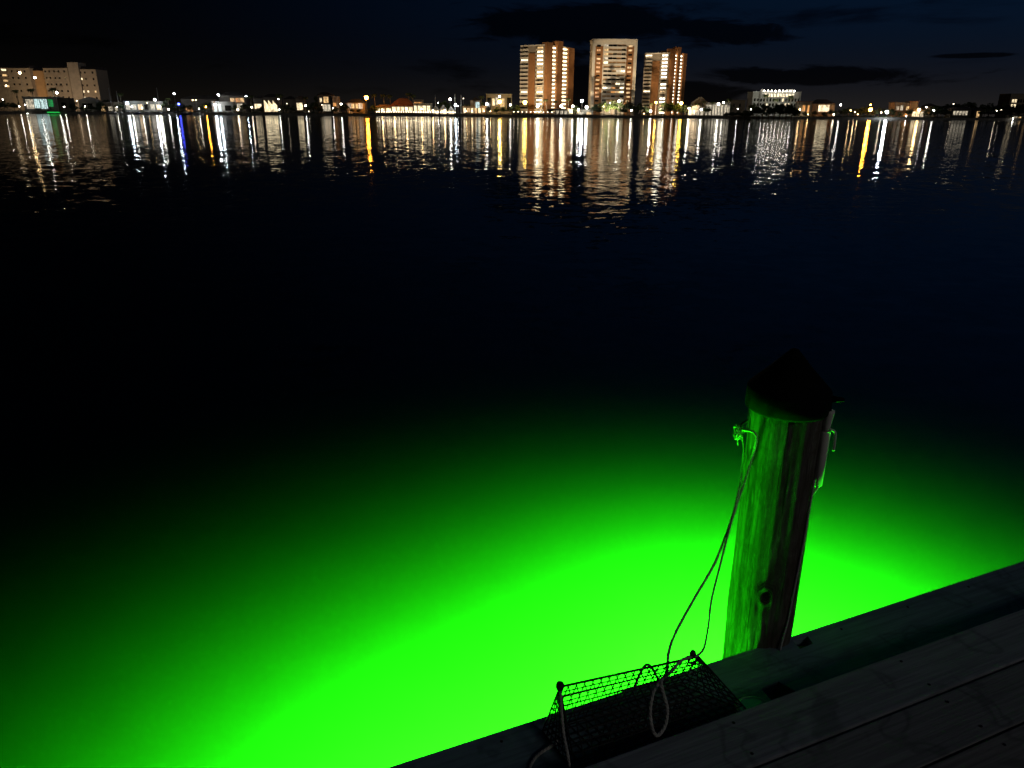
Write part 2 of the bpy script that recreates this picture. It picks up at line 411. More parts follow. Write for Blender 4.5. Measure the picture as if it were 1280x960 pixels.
# hook with line on the pile, cords, tube ----------------------------------------------
mat('rope_white', (0.66, 0.63, 0.56), 0.85, scale=160, bump=0.6, bscale=300)
mat('rope_dark', (0.10, 0.11, 0.09), 0.85, scale=160, bump=0.6, bscale=300)
mat('cord_grey', (0.60, 0.60, 0.57), 0.7, scale=80)
mat('white_pvc', (0.80, 0.78, 0.68), 0.5, var=0.06)
hk = on_pile(937, 527); hd = Vector((hk.x-PX, hk.y-PY, 0)).normalized(); hs = Vector((-hd.y, hd.x, 0))
Z = Vector((0, 0, 1))
MB().hexa([hk+hs*a-hd*0.004+Z*c-OFF for c in (-0.03, 0.045) for a in (-0.006, 0.006)] [:2] + [hk+hs*a+hd*0.006-Z*0.03-OFF for a in (0.006, -0.006)] +
          [hk+hs*a-hd*0.004+Z*0.045-OFF for a in (-0.006, 0.006)] + [hk+hs*a+hd*0.006+Z*0.045-OFF for a in (0.006, -0.006)]).build('hook_plate', 'galvanised', pile)
MB().tube(bez([hk+hd*0.004+Z*0.005-OFF, hk+hd*0.022-Z*0.008-OFF, hk+hd*0.027-Z*0.026-OFF, hk+hd*0.014-Z*0.036-OFF, hk+hd*0.005-Z*0.028-OFF], 6), 0.004, 8).build('hook', 'galvanised', pile, True)

def mid(px, py, f, a, b):                 # a point seen at px,py at a depth between two anchors
    d = ray(px, py); Y = a.y+(b.y-a.y)*f; return d*(Y/d.y)+Vector((0, 0, CAMZ))
RIDGE_Z = LZ+0.20
tl = gnd(700, 858, RIDGE_Z); trr = gnd(873, 820, RIDGE_Z)
clip = tl.lerp(trr, 0.955)+Z*0.008
loop = on_pile(946, 520, 0.006)
kp = mid(829, 848, 1.0, trr, trr-DN*0.03)
def rope(name, pts, r, m, label, seg=6, twist=True):
    c = bez(pts, seg); o0 = Vector(c[-1]); mb = MB()
    if twist:                              # three laid strands
        L = 0.0; cc = [c[0]]
        dense = []
        for i in range(len(c)-1):
            k = max(1, int((c[i+1]-c[i]).length/(r*1.6)))
            dense += [c[i].lerp(c[i+1], q/k) for q in range(k)]
        dense.append(c[-1])
        for s in range(3):
            pp = []; L = 0.0; up = Vector((0.3, 0.2, 1)).normalized()
            for i, q in enumerate(dense):
                d = (dense[min(i+1, len(dense)-1)]-dense[max(i-1, 0)]).normalized()
                if i: L += (q-dense[i-1]).length
                a = d.cross(up); a = a.normalized() if a.length > 1e-4 else d.orthogonal().normalized(); bb = a.cross(d); up = bb
                t = L/(r*7.5)*2*math.pi + s*2.0944
                pp.append(q+(a*math.cos(t)+bb*math.sin(t))*r*0.5-o0)
            mb.tube(pp, r*0.55, 5)
    else:
        mb.tube([q-o0 for q in c], r, 8)
    o = mb.build(name, m, None, True, o0)
    return tag(o, label, 'rope')
A = hk+hd*0.024-Z*0.022
rope('haul_rope', [A+hs*0.01, on_pile(948, 545, 0.01)+hd*0.006, on_pile(936, 585, 0.012), mid(921, 630, 0.12, A, kp), mid(908, 668, 0.25, A, kp), mid(893, 705, 0.4, A, kp), mid(868, 748, 0.6, A, kp), mid(845, 790, 0.82, A, kp), mid(836, 815, 0.93, A, kp), mid(834, 838, 1.0, A, kp), kp], 0.0050, 'rope_white',
     'thin rope running from the pile hook down to the knot on the wire trap')
e2 = trr.lerp(tl, 0.03)
rope('slack_line', [A-hs*0.008, on_pile(930, 560, 0.012), on_pile(927, 590, 0.014), mid(921, 625, 0.15, A, e2), mid(909, 672, 0.3, A, e2), mid(898, 715, 0.5, A, e2), mid(889, 752, 0.7, A, e2), mid(885, 785, 0.86, A, e2), mid(879, 812, 0.97, A, e2), e2], 0.0040, 'rope_white',
     'slack thin line hanging from the pile hook to the sloping end of the trap')
# loops of line tangled on the hook
pts = []
for i in range(46):
    a = i*0.83; pts.append(A + hs*(0.013*math.sin(a)+0.006*math.sin(a*2.3)) + hd*(0.006+0.009*math.cos(a*1.3)) + Z*(-0.005+0.018*math.cos(a)-0.0003*i))
pts.append(A+hs*0.004+hd*0.004-Z*0.055)
rope('line_tangle', pts, 0.0022, 'rope_white', 'tangled bundle of pale line wrapped around the pile hook', 4, False)
# cord down the right side of the pile
q0 = on_pile(1016, 610, 0.004); nb = D(PU+0.07, LE-0.03, LZ-0.01)
cpts = [on_pile(1018, 600, 0.006), on_pile(1011, 640, 0.005), on_pile(1004, 680, 0.005), on_pile(997, 715, 0.005), on_pile(990, 750, 0.006), on_pile(985, 775, 0.008)]
cend = gnd(975, 812, LZ+0.002)
rope('pile_cord', cpts+[cpts[-1].lerp(cend, 0.55)+Z*0.006, cend], 0.0036, 'cord_grey', 'grey cord running down the shaded side of the pile to the ledge', 6, False)
# white tube strapped to the pile
wt0 = on_pile(1034, 512); wt1 = on_pile(1019, 606)
rdir = (Vector((wt1.x-PX, wt1.y-PY, 0))).normalized()
tb = thing('white_plastic_holder', 'pale plastic tube strapped upright to the shaded side of the pile', 'tube', tuple(Vector((PX-0.012, PY, 0))+rdir*0.118+Z*(wt1.z)))
Ht = wt0.z-wt1.z
MB().lathe([(0.010, 0.0), (0.015, 0.004), (0.015, Ht*0.72), (0.013, Ht*0.73)], 16).build('tube', 'white_pvc', tb, True)
MB().lathe([(0.010, Ht*0.73), (0.011, Ht*0.80), (0.016, Ht*0.97), (0.016, Ht)], 16).build('funnel', 'white_pvc', tb, True)
MB().tube(bez([(0.006, -0.008, Ht*0.77), (0.022, -0.012, Ht*0.74), (0.026, -0.012, Ht*0.62), (0.027, -0.012, Ht*0.50)], 5), 0.004, 8).build('hose_end', 'white_pvc', tb, True)
MB().tube(bez([(0.0, -0.01, 0.005), (-0.008, -0.012, -0.012), (-0.014, -0.01, -0.024)], 5), 0.004, 6).build('tie', 'white_pvc', tb, True)
MB().tube([(0.0, 0, Ht*0.98), (-0.004, 0, Ht*1.12), (-0.02, 0.0, Ht*1.2)], 0.008, 8).build('bracket', 'black_plastic', tb, True)
MB().tube([(0.004, 0, Ht*1.14), (0.034, -0.01, Ht*1.15)], [0.011, 0.006], 8).build('nozzle', 'black_plastic', tb, True)

# ------------------------------------------------------------------ wire trap
mat('coated_wire', (0.012, 0.012, 0.012), 0.5)
mat('trap_steel', (0.05, 0.05, 0.05), 0.4, 0.7)
trap = thing('wire_trap', 'black wire mesh trap standing on the ledge beside the pile', 'trap', tuple(gnd(790, 905, LZ)))
TO = Vector(trap.location)
WR = 0.0018
fl = tl+DN*(-0.10)-Z*0.198; fl -= DU*0.0
def ledge_pt(u, o): return D(u, o, LZ+0.003)
ul = tl.dot(DU); ur = trr.dot(DU)
FL, FR = ledge_pt(ul+0.0, 1.285), ledge_pt(ur+0.15, 1.285)
BL, BR = ledge_pt(ul-0.02, 1.45), ledge_pt(ur+0.03, 1.45)
def grid(c00, c10, c11, c01, nu, nv):
    mb = MB(); P = lambda a, b: (c00.lerp(c10, a)).lerp(c01.lerp(c11, a), b)-TO
    for i in range(nu+1): mb.tube([P(i/nu, b/6) for b in range(7)], WR, 5)
    for j in range(nv+1): mb.tube([P(a/10, j/nv) for a in range(11)], WR, 5)
    return mb
grid(FL, FR, trr, tl, 18, 9).build('front_mesh', 'coated_wire', trap, True)
grid(BL, BR, trr-Z*0.004, tl-Z*0.004, 17, 8).build('back_mesh', 'coated_wire', trap, True)
grid(FL, FR, BR, BL, 18, 8).build('floor_mesh', 'coated_wire', trap, True)
grid(FR, BR, trr.lerp(BR, 0.02), trr, 8, 9).build('end_mesh', 'coated_wire', trap, True)
grid(FL, BL, tl.lerp(BL, 0.02), tl, 8, 9).build('end_mesh', 'coated_wire', trap, True)
# inner funnel panels
grid(FL.lerp(BL, 0.3)+DU*0.1, FR.lerp(BR, 0.3)-DU*0.15, trr.lerp(FR, 0.5)-DU*0.12, tl.lerp(FL, 0.5)+DU*0.12, 12, 5).build('inner_mesh', 'coated_wire', trap, True)
fm = MB()
for a, bq in ((tl, trr), (tl, FL), (tl, BL), (trr, FR), (trr, BR), (FL, FR), (BL, BR), (FL, BL), (FR, BR)): fm.tube([a-TO, bq-TO], 0.0022, 6)
fm.build('frame', 'coated_wire', trap, True)
hm = tl.lerp(trr, 0.54); hd2 = (trr-tl).normalized()
h0 = mid(793, 857, 0, hm, hm)-DN*0.01; 
MB().tube([q-TO for q in bez([gnd(792, 862, RIDGE_Z-0.03), gnd(801, 840, RIDGE_Z), gnd(808, 831, RIDGE_Z+0.01), gnd(815, 835, RIDGE_Z), gnd(823, 850, RIDGE_Z-0.03)], 6)], 0.0038, 8).build('handle', 'coated_wire', trap, True)
MB().lathe([(0.003, -0.012), (0.010, -0.010), (0.012, 0.0), (0.010, 0.008), (0.003, 0.010)], 12, tl-TO+Z*0.002).build('corner_knob', 'coated_wire', trap, True)
MB().lathe([(0.003, -0.004), (0.008, 0.0), (0.0095, 0.006), (0.006, 0.014), (0.002, 0.016)], 12, clip-TO).build('clip_head', 'trap_steel', trap, True)
cr = [clip-TO-Z*0.014+hd2*math.cos(a)*0.013+Z*math.sin(a)*0.015 for a in [2*math.pi*i/20 for i in range(21)]]
MB().tube(cr, 0.0028, 6).build('clip_ring', 'trap_steel', trap, True)
# ropes tied on the trap
RZ = RIDGE_Z
rope('bridle_rope', [clip-Z*0.002, gnd(851, 826, RZ), gnd(840, 839, RZ-0.01), kp], 0.0050, 'rope_white', 'short rope from the metal clip to the knot above the trap')
fz = lambda px, py, f: (lambda q: q)(gnd(px, py, LZ+0.2*f+0.012))
rope('rope_loop', [kp, gnd(818, 862, RZ-0.03), gnd(813, 885, RZ-0.06), gnd(814, 905, RZ-0.09), gnd(818, 917, RZ-0.10), gnd(824, 918, RZ-0.105), gnd(832, 905, RZ-0.09), gnd(834, 885, RZ-0.06), gnd(829, 866, RZ-0.03), gnd(826, 852, RZ-0.01), kp], 0.0052, 'rope_white', 'pale rope loop hanging over the front of the wire trap')
rope('knob_rope', [tl-Z*0.008-DN*0.005, gnd(702, 890, RZ-0.04), gnd(705, 920, RZ-0.09), gnd(710, 945, LZ+0.085), gnd(712, 966, LZ+0.03), gnd(708, 985, LZ+0.006)], 0.0046, 'rope_white', 'rope hanging from the black corner knob of the trap to the ledge')
rope('ledge_rope', [gnd(697, 926, LZ+0.02), gnd(690, 932, LZ+0.012), gnd(676, 941, LZ+0.006), gnd(667, 950, LZ+0.005), gnd(662, 965, LZ+0.005), gnd(668, 985, LZ+0.005)], 0.0046, 'rope_white', 'rope end curling across the ledge away from the wire trap')
# white lid lying in the gap behind the trap
lid = thing('bucket_cover', 'round white plastic lid lying on the ledge past the trap end', 'lid', tuple(gnd(944, 892, LZ)), 0.3)
MB().lathe([(0.052, 0.0), (0.056, 0.004), (0.056, 0.012), (0.050, 0.016), (0.046, 0.0145), (0.02, 0.0145)], 40).build('lid_disc', 'white_pvc', lid, True)
MB().tube([(0.048*math.cos(a), 0.048*math.sin(a), 0.0165) for a in [2*math.pi*i/40 for i in range(41)]], 0.0022, 6).build('lid_rim', 'white_pvc', lid, True)

# ================================================================== the far shore
SH = 626.0; GZ = 1.3
mat('shore_grass', (0.035, 0.045, 0.02), 0.95, scale=0.1)
mat('seawall_concrete', (0.16, 0.15, 0.13), 0.9, scale=0.5)
mat('wall_white', (0.26, 0.25, 0.22), 0.8, var=0.15, scale=0.3)
mat('wall_cream', (0.28, 0.23, 0.17), 0.8, var=0.15, scale=0.3)
mat('wall_beige', (0.30, 0.24, 0.17), 0.85, var=0.08, scale=0.3)
mat('tower_cream', (0.66, 0.57, 0.44), 0.8, var=0.08, scale=0.3)
mat('wall_tan', (0.40, 0.24, 0.11), 0.85, var=0.1, scale=0.3)
mat('wall_dark', (0.10, 0.085, 0.07), 0.9, var=0.1, scale=0.3)
mat('brick_brown', (0.31, 0.135, 0.045), 0.85, var=0.12, scale=0.4)
mat('roof_dark', (0.045, 0.035, 0.03), 0.85, scale=0.6)
mat('roof_tile', (0.42, 0.15, 0.06), 0.8, scale=0.6)
mat('roof_white', (0.32, 0.31, 0.29), 0.7, var=0.08)
mat('window_glass', (0.015, 0.014, 0.012), 0.15, spec=0.6)
mat('metal_grey', (0.25, 0.25, 0.25), 0.5, 0.5)
mat('timber_grey', (0.14, 0.12, 0.10), 0.9)
mat('boat_white', (0.75, 0.75, 0.74), 0.35, var=0.05)
mat('boat_blue', (0.03, 0.06, 0.18), 0.35, var=0.05)
mat('canvas_blue', (0.02, 0.04, 0.15), 0.8)
mat('bark', (0.12, 0.09, 0.06), 0.95, scale=3)
mat('palm_bark', (0.22, 0.18, 0.13), 0.95, scale=3)
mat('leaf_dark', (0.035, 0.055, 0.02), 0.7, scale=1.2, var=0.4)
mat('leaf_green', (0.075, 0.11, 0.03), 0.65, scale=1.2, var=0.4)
mat('leaf_palm', (0.09, 0.11, 0.035), 0.6, scale=0.8, var=0.35)
mat('car_paint_a', (0.45, 0.45, 0.45), 0.3, 0.3, var=0.03)
mat('car_paint_b', (0.30, 0.04, 0.03), 0.3, 0.1, var=0.03)
mat('car_paint_c', (0.05, 0.06, 0.09), 0.3, 0.1, var=0.03)
mat('rubber', (0.02, 0.02, 0.02), 0.9)
emit('win_warm', (1.0, 0.62, 0.26), 0.9, False)
emit('win_amber', (1.0, 0.42, 0.10), 0.7, False)
emit('win_white', (1.0, 0.86, 0.62), 0.6, False)
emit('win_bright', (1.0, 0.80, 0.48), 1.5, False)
emit('win_cool', (0.70, 0.95, 0.92), 0.8, False)
emit('win_green', (0.03, 1.0, 0.22), 0.25, False)
emit('tower_window', (1.0, 0.82, 0.52), 2.4, False)
emit('balcony_lamp', (1.0, 0.78, 0.45), 5.0, False)
emit('balcony_lamp_white', (1.0, 0.90, 0.70), 6.0, False)
for nm, col, s in (('bulb_white', (1.0, 0.93, 0.80), 45), ('bulb_cool', (0.72, 0.87, 1.0), 60), ('bulb_warm', (1.0, 0.66, 0.28), 32),
                   ('bulb_orange', (1.0, 0.34, 0.03), 130), ('bulb_yellow', (1.0, 0.60, 0.08), 75), ('bulb_blue', (0.06, 0.08, 1.0), 25),
                   ('bulb_star', (0.86, 0.93, 1.0), 170), ('bulb_dim', (1.0, 0.82, 0.56), 14)):
    emit(nm, col, s, True)

# land ---------------------------------------------------------------------
struct(MB().quad((-2500, SH+0.6, GZ), (2500, SH+0.6, GZ), (4500, 5200, GZ), (-4500, 5200, GZ)).build('shore_ground', 'shore_grass'))
X0, X1 = -1000, 1000
sw = MB().box(X0, X1, SH, SH+0.6, -4.2, GZ+0.15).build('seawall', 'seawall_concrete')
tag(sw, 'low dark concrete seawall along the far shore', 'seawall')
MB().box(X0, X1, SH-0.12, SH+0.75, GZ+0.152, GZ+0.33).build('coping', 'seawall_concrete', sw)

def gx(px, Y):                             # world x of an upright at a pixel column, read at the shore line
    py = 141+(px-640)*math.tan(ROLL); return far(px, py, Y).x
def gz(px, py, Y): return far(px, py, Y).z

# trees --------------------------------------------------------------------
def crown_mesh(seed, lobes, nleaf, size, m, name='crown'):
    r = random.Random(seed); mb = MB()
    for (cx, cy, cz, rx, rz) in lobes:
        for i in range(nleaf):
            while True:
                d = Vector((r.uniform(-1, 1), r.uniform(-1, 1), r.uniform(-1, 1)))
                if 0.35 < d.length < 1: break
            p = Vector((cx+d.x*rx, cy+d.y*rx, cz+d.z*rz)); q = Euler((r.uniform(-0.9, 0.9), r.uniform(-0.9, 0.9), r.uniform(0, 6.28))).to_matrix()
            s = size*r.uniform(0.5, 1.2); a = q @ Vector((s, 0, 0)); b = q @ Vector((0, s*0.6, 0)); u = q @ Vector((0, 0, s*0.2))
            mb.quad(p-a, p-b+u, p+a, p+b+u)
    return mb.mesh(name, m)
def trunk_mesh(seed, h, r0, lobes):
    r = random.Random(seed); mb = MB()
    top = Vector((r.uniform(-.3, .3), r.uniform(-.3, .3), h*0.55))
    mb.tube(bez([(0, 0, -0.3), (0.1, 0, h*0.25), top], 4), [r0*(1.2-0.07*i) for i in range(9)], 7)
    for (cx, cy, cz, rx, rz) in lobes:
        mb.tube(bez([top-Vector((0, 0, h*0.12)), top.lerp(Vector((cx, cy, cz)), 0.5)+Vector((0, 0, -0.3)), (cx, cy, cz+rz*0.4)], 3), [r0*0.55-0.05*r0*i for i in range(7)], 5)
    return mb.mesh('trunk', 'bark', True)
TREES = {}
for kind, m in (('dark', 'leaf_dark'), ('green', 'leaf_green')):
    for v in range(4):
        r = random.Random(v*17+3)
        lobes = []
        for i in range(7):
            a = i*2.4+r.uniform(-.4, .4); rr = 0.0 if i == 0 else r.uniform(1.2, 2.8)
            lobes.append((rr*math.cos(a), rr*math.sin(a), (6.4 if i == 0 else r.uniform(3.4, 6.0)), r.uniform(1.1, 1.9), r.uniform(0.9, 1.5)))
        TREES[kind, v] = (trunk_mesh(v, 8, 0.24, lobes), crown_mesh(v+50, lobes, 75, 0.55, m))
def tree(px, hm, Y, label, kind='dark', wide=1.0, group=None, base=GZ, name='tree'):
    v = rnd.randrange(4); s = hm/7.6
    t = thing(name, label, 'tree', (gx(px, Y), Y, base-0.1), rnd.uniform(0, 6.28), group); t.scale = (s*wide, s*wide, s)
    link('trunk', TREES[kind, v][0], t); link('crown', TREES[kind, v][1], t); return t
PALMS = []
for v in range(3):
    r = random.Random(v+90); H = 9.0
    tk = MB().tube(bez([(0, 0, -0.3), (0.15*(v-1), 0, H*0.5), (0.5*(v-1), 0.1, H)], 6), [0.22-0.006*i for i in range(13)], 7).mesh('trunk', 'palm_bark', True)
    mb = MB(); c = Vector((0.5*(v-1), 0.1, H))
    for i in range(24):
        a = i*2.399; up = 1.0-1.5*(i/24); L = r.uniform(1.9, 2.5); dx = Vector((math.cos(a), math.sin(a), 0)); sd = Vector((-dx.y, dx.x, 0))
        prev = None
        for k in range(6):
            t = k/5; q = c+dx*(L*t*(0.95 if up > 0 else 0.8))+Vector((0, 0, up*L*0.6*t-1.15*t*t*L*0.62))
            wv = 0.42*math.sin(min(1, t*1.1+0.12)*math.pi)*(1-0.35*t)+0.03
            if prev is not None:
                p0, w0 = prev
                mb.quad(p0, q, q+sd*wv-Vector((0, 0, wv*0.6)), p0+sd*w0-Vector((0, 0, w0*0.6)))
                mb.quad(p0, p0-sd*w0-Vector((0, 0, w0*0.6)), q-sd*wv-Vector((0, 0, wv*0.6)), q)
            prev = (q, wv)
    PALMS.append((tk, mb.mesh('crown', 'leaf_palm')))
def palm(px, pytop, Y, label, group=None, v=None, base=GZ):
    v = rnd.randrange(3) if v is None else v
    hm = gz(px, pytop, Y)-base; s = hm/10.0
    t = thing('palm_tree', label, 'palm tree', (gx(px, Y)-0.5*(v-1)*s, Y, base-0.1), 0.0, group)
    cs = max(1.0, 1.15/s) if s < 1.2 else 1.0
    t.scale = (s*cs, s*cs, s)
    link('trunk', PALMS[v][0], t); link('crown', PALMS[v][1], t); return t

# lamps ---------------------------------------------------------------------
POLE = MB().tube([(0, 0, 0), (0, 0, 1)], 1.0, 7).mesh('pole', 'metal_grey', True)
GLOBES = {}
def globe(m):
    if m not in GLOBES:
        GLOBES[m] = MB().lathe([(0.25, -1.0), (0.7, -0.75), (1.0, 0.0), (0.7, 0.75), (0.25, 1.0)], 10).mesh('bulb', m, True)
    return GLOBES[m]
HOOD = MB().lathe([(1.25, 0.75), (1.15, 1.0), (0.5, 1.35), (0.1, 1.45)], 10).mesh('hood', 'metal_grey', True)
def lamp(px, py, Y, label, bulb='bulb_white', r=0.4, name='street_lamp', base=GZ, group=None):
    r *= (1.45 if bulb in ('bulb_orange', 'bulb_yellow') else 1.05); r *= 0.78 if r < 0.5 else 1.0; z = gz(px, py, Y); t = thing(name, label, 'lamp', (gx(px, Y), Y, base), 0, group); h = z-base
    link('pole', POLE, t, (0, 0.0, -0.2), None, (0.09, 0.09, max(0.3, h-r*0.4)))
    link('bulb', globe(bulb), t, (0, 0, h), None, (r, r, r)); link('hood', HOOD, t, (0, 0, h), None, (r, r, r)); return t

# buildings -----------------------------------------------------------------
def building(name, label, px0, px1, pytop, Y, depth, wall, roof='flat', roofm='roof_dark', rh=2.0, wins=(), cat='house', group=None, base=GZ, over=0.4, extra=None):
    x0, x1 = gx(px0, Y), gx(px1, Y); W = x1-x0; H = gz((px0+px1)/2, pytop, Y)-base
    if roof != 'flat': H -= rh
    t = thing(name, label, cat, ((x0+x1)/2, Y, base), 0, group)
    MB().box(-W/2, W/2, 0, depth, -0.3, H).build('wall', wall, t)
    rb = MB(); o = over
    if roof == 'flat':
        rb.box(-W/2-o*0.6, W/2+o*0.6, -o*0.6, depth+o*0.6, H+0.002, H+0.35)
    elif roof == 'hip':
        a = min(W, depth)*0.42
        rb.hexa([(-W/2-o, -o, H), (W/2+o, -o, H), (W/2+o, depth+o, H), (-W/2-o, depth+o, H),
                 (-W/2+a, depth*0.5-0.05, H+rh), (W/2-a, depth*0.5-0.05, H+rh), (W/2-a, depth*0.5+0.05, H+rh), (-W/2+a, depth*0.5+0.05, H+rh)])
    elif roof == 'gable':                  # gable end towards the water
        rb.hexa([(-W/2-o, -o, H), (W/2+o, -o, H), (W/2+o, depth+o, H), (-W/2-o, depth+o, H),
                 (-0.05, -o, H+rh), (0.05, -o, H+rh), (0.05, depth+o, H+rh), (-0.05, depth+o, H+rh)])
    rb.build('roof', roofm, t)
    for (f0, f1, g0, g1, m) in wins:
        a, b, c, d = -W/2+W*f0, -W/2+W*f1, H*g0, H*g1
        wd = MB().box(a, b, -0.06, 0.02, c, d).build('window', m, t)
        if (b-a) > 1.6 and m != 'window_glass':   # mullions and sill
            fr = MB(); k = max(1, int((b-a)/1.5))
            for i in range(1, k+1): x = a+(b-a)*i/(k+1); fr.box(x-0.06, x+0.06, -0.12, -0.061, c, d)
            fr.box(a-0.1, b+0.1, -0.2, -0.063, c-0.15, c); fr.build('window_frame', wall, wd)
    return t, W, H

# the three towers -------------------------------------------------------------
def corner_tower(label, pxl, pxc, pxr, pytop, Y, fl, fr, floors, lampm, group=None):
    zt = gz(pxc, pytop, Y); H = zt-GZ
    lean = lambda px: far(px, pytop, Y).x
    xc = lean(pxc); al, be = math.radians(30), math.radians(52)
    kl = (xc-lean(pxl))/(pxc-pxl); kr = (lean(pxr)-xc)/(pxr-pxc)
    t = thing('apartment_tower', label, 'tower', (xc, Y, GZ), 0, group)
    uL = Vector((-math.cos(al), math.sin(al), 0)); nL = Vector((-math.sin(al), -math.cos(al), 0))
    uR = Vector((math.cos(be), math.sin(be), 0)); nR = Vector((math.sin(be), -math.cos(be), 0))
    LL = (xc-lean(pxl))/math.cos(al); LR = (lean(pxr)-xc)/math.cos(be)
    def fbox(mb, face, p0, p1, d0, d1, z0, z1):
        u, nn, k, cs, c0 = (uL, nL, kl, math.cos(al), pxc) if face == 'L' else (uR, nR, kr, math.cos(be), pxc)
        a, b = abs(p0-c0)*k/cs, abs(p1-c0)*k/cs
        a, b = min(a, b), max(a, b)
        q = [u*a+nn*d1, u*b+nn*d1, u*b+nn*d0, u*a+nn*d0]
        if face == 'L': q = [q[1], q[0], q[3], q[2]]
        mb.hexa([(v.x, v.y, z0) for v in q]+[(v.x, v.y, z1) for v in q]); return mb
    A = uL*LL; B = uR*LR
    MB().prism([(A.x, A.y), (0, 0), (B.x, B.y), (A.x+B.x, A.y+B.y)], -0.5, H).build('wall', 'wall_beige', t)
    pr = MB().prism([((uL*(LL+0.3)).x, (uL*(LL+0.3)).y-0.3), (0, -0.55), ((uR*(LR+0.3)).x, (uR*(LR+0.3)).y-0.3), (A.x+B.x, A.y+B.y+0.4)], H+0.01, H+1.0)
    rf = pr.build('roof', 'tower_cream', t)
    mech = A*0.5+B*0.5
    MB().box(mech.x-4, mech.x+4, mech.y-3, mech.y+3, H+1.0, H+3.2).build('plant_room', 'brick_brown', rf)
    fh = (H-4.0)/floors
    for (p0, p1, kind, py) in fl:
        if kind == 'panel':
            fbox(MB(), 'L', p0, p1, 0.05, 0.6, 0, H-5.5).build('brick_panel', 'brick_brown', t)
        elif kind == 'bands':
            for i in range(floors):
                z = 4.0+i*fh
                bd = fbox(MB(), 'L', p0, p1, 0.05, 0.9, z-0.35, z+fh*0.42).build('balcony', 'tower_cream', t)
                wm_ = 'tower_window' if (i in py) else 'window_glass'
                fbox(MB(), 'L', p0+(p1-p0)*0.1, p0+(p1-p0)*0.92, 0.02, 0.08, z+fh*0.44, z+fh*0.84).build('pane', wm_, bd)
        elif kind == 'lit':
            for i in range(floors+1):
                z = 4.0+(i-1)*fh
                bd = fbox(MB(), 'L', p0, p1, 0.05, 1.3, z-0.3, z+fh*0.34).build('balcony', 'tower_cream', t)
                mt = lampm if rnd.random() < py else ('win_warm' if rnd.random() < 0.6 else 'window_glass')
                fbox(MB(), 'L', p0+(p1-p0)*0.12, p0+(p1-p0)*0.9, 0.04, 0.10, z+fh*0.38, z+fh*0.76).build('pane', mt, bd)
    for (p0, p1, kind, py) in fr:
        if kind == 'fin':
            zz = gz((p0+p1)/2, py, Y+10)-GZ
            fbox(MB(), 'R', p0, p1, -3.0, 2.6, -0.5, zz).build('fin_wall', 'brick_brown', t)
        else:
            for i in range(floors+1):
                z = 4.0+(i-1)*fh
                bd = fbox(MB(), 'R', p0, p1, 0.05, 1.9, z-0.3, z+fh*0.30).build('walkway', 'tower_cream', t)
                fbox(MB(), 'R', p0+(p1-p0)*0.1, p1-(p1-p0)*0.1, 0.3, 1.4, z+fh*0.48, z+fh*0.80).build('walkway_lamp', lampm, bd)
    return t
corner_tower('apartment tower with brown fins and warm lit walkways behind the car park', 651, 681, 719, 57, 672,
             [(651, 661, 'bands', (12, 4)), (661.5, 669.5, 'panel', 0), (671, 680, 'lit', 0.62)],
             [(681, 688.5, 'fin', 54), (688.7, 694.5, 'bay', 0), (694.7, 702.5, 'fin', 51), (702.7, 710.5, 'bay', 0), (710.7, 718.8, 'fin', 58)], 16, 'balcony_lamp')
corner_tower('slightly smaller apartment tower with brown fins and whiter lit walkways', 808.5, 837, 863, 67, 690,
             [(809, 818, 'bands', (5, 15)), (818.5, 827, 'panel', 0), (828.5, 836, 'lit', 0.8)],
             [(837.5, 843, 'fin', 62), (843.2, 846.6, 'bay', 0), (846.8, 851.8, 'fin', 59), (852, 856.8, 'bay', 0), (857, 862.8, 'fin', 66)], 16, 'balcony_lamp_white')
# middle tower, seen square on
Y = 680; xl, xr = far(741, 52, Y).x, far(797, 52, Y).x; W = xr-xl; H = gz(769, 50, Y)-GZ-0.6
tw = thing('apartment_tower', 'flat fronted pale apartment tower with scattered lit windows', 'tower', ((xl+xr)/2, Y, GZ), 0)
MB().box(-W/2, W/2, 0, 22, -0.5, H).build('wall', 'tower_cream', tw)
bm_ = MB().prism([(-W/2-0.5, 0.4), (-W/2+0.5, -0.6), (W/2-0.5, -0.6), (W/2+0.5, 0.4), (W/2+0.5, 22.6), (-W/2-0.5, 22.6)], H+0.002, H+1.4).build('roof', 'tower_cream', tw)
MB().box(-5, 5, 8, 15, H+1.4, H+2.2).build('plant_room', 'wall_beige', bm_)
for a, b in ((-0.43, -0.26), (0.27, 0.43)): MB().box(W*a, W*b, -0.25, -0.01, 0, H-4.2).build('brick_panel', 'brick_brown', tw)
for a in (-0.5, 0.465): MB().box(W*a, W*(a+0.035), -0.9, -0.02, 0, H).build('pilaster', 'tower_cream', tw)
fh = (H-6)/16
lit = {(12, 0): 'win_white', (13, 0): 'win_warm', (15, 0): 'win_white', (11, 0): 'tower_window', (9, 3): 'win_white', (9, 4): 'tower_window', (6, 3): 'tower_window', (6, 4): 'win_white', (5, 0): 'tower_window', (5, 1): 'win_white', (5, 2): 'win_amber',
       (5, 4): 'tower_window', (4, 4): 'tower_window', (4, 2): 'win_amber', (4, 3): 'win_warm', (1, 4): 'tower_window', (0, 4): 'tower_window', (0, 0): 'win_warm', (14, 0): 'win_warm', (2, 4): 'win_white'}
dark = {(15, 1), (15, 2), (14, 4), (13, 4), (12, 1), (12, 2), (9, 0), (9, 1), (8, 0), (8, 1), (8, 2), (7, 3), (7, 4), (7, 2), (4, 0), (1, 1), (1, 2), (0, 0), (13, 0), (12, 4)}
lr = {(14, 'r'), (15, 'r'), (10, 'r'), (9, 'r'), (6, 'r'), (5, 'r'), (4, 'r'), (3, 'r'), (2, 'r'), (12, 'l'), (7, 'l'), (5, 'l')}
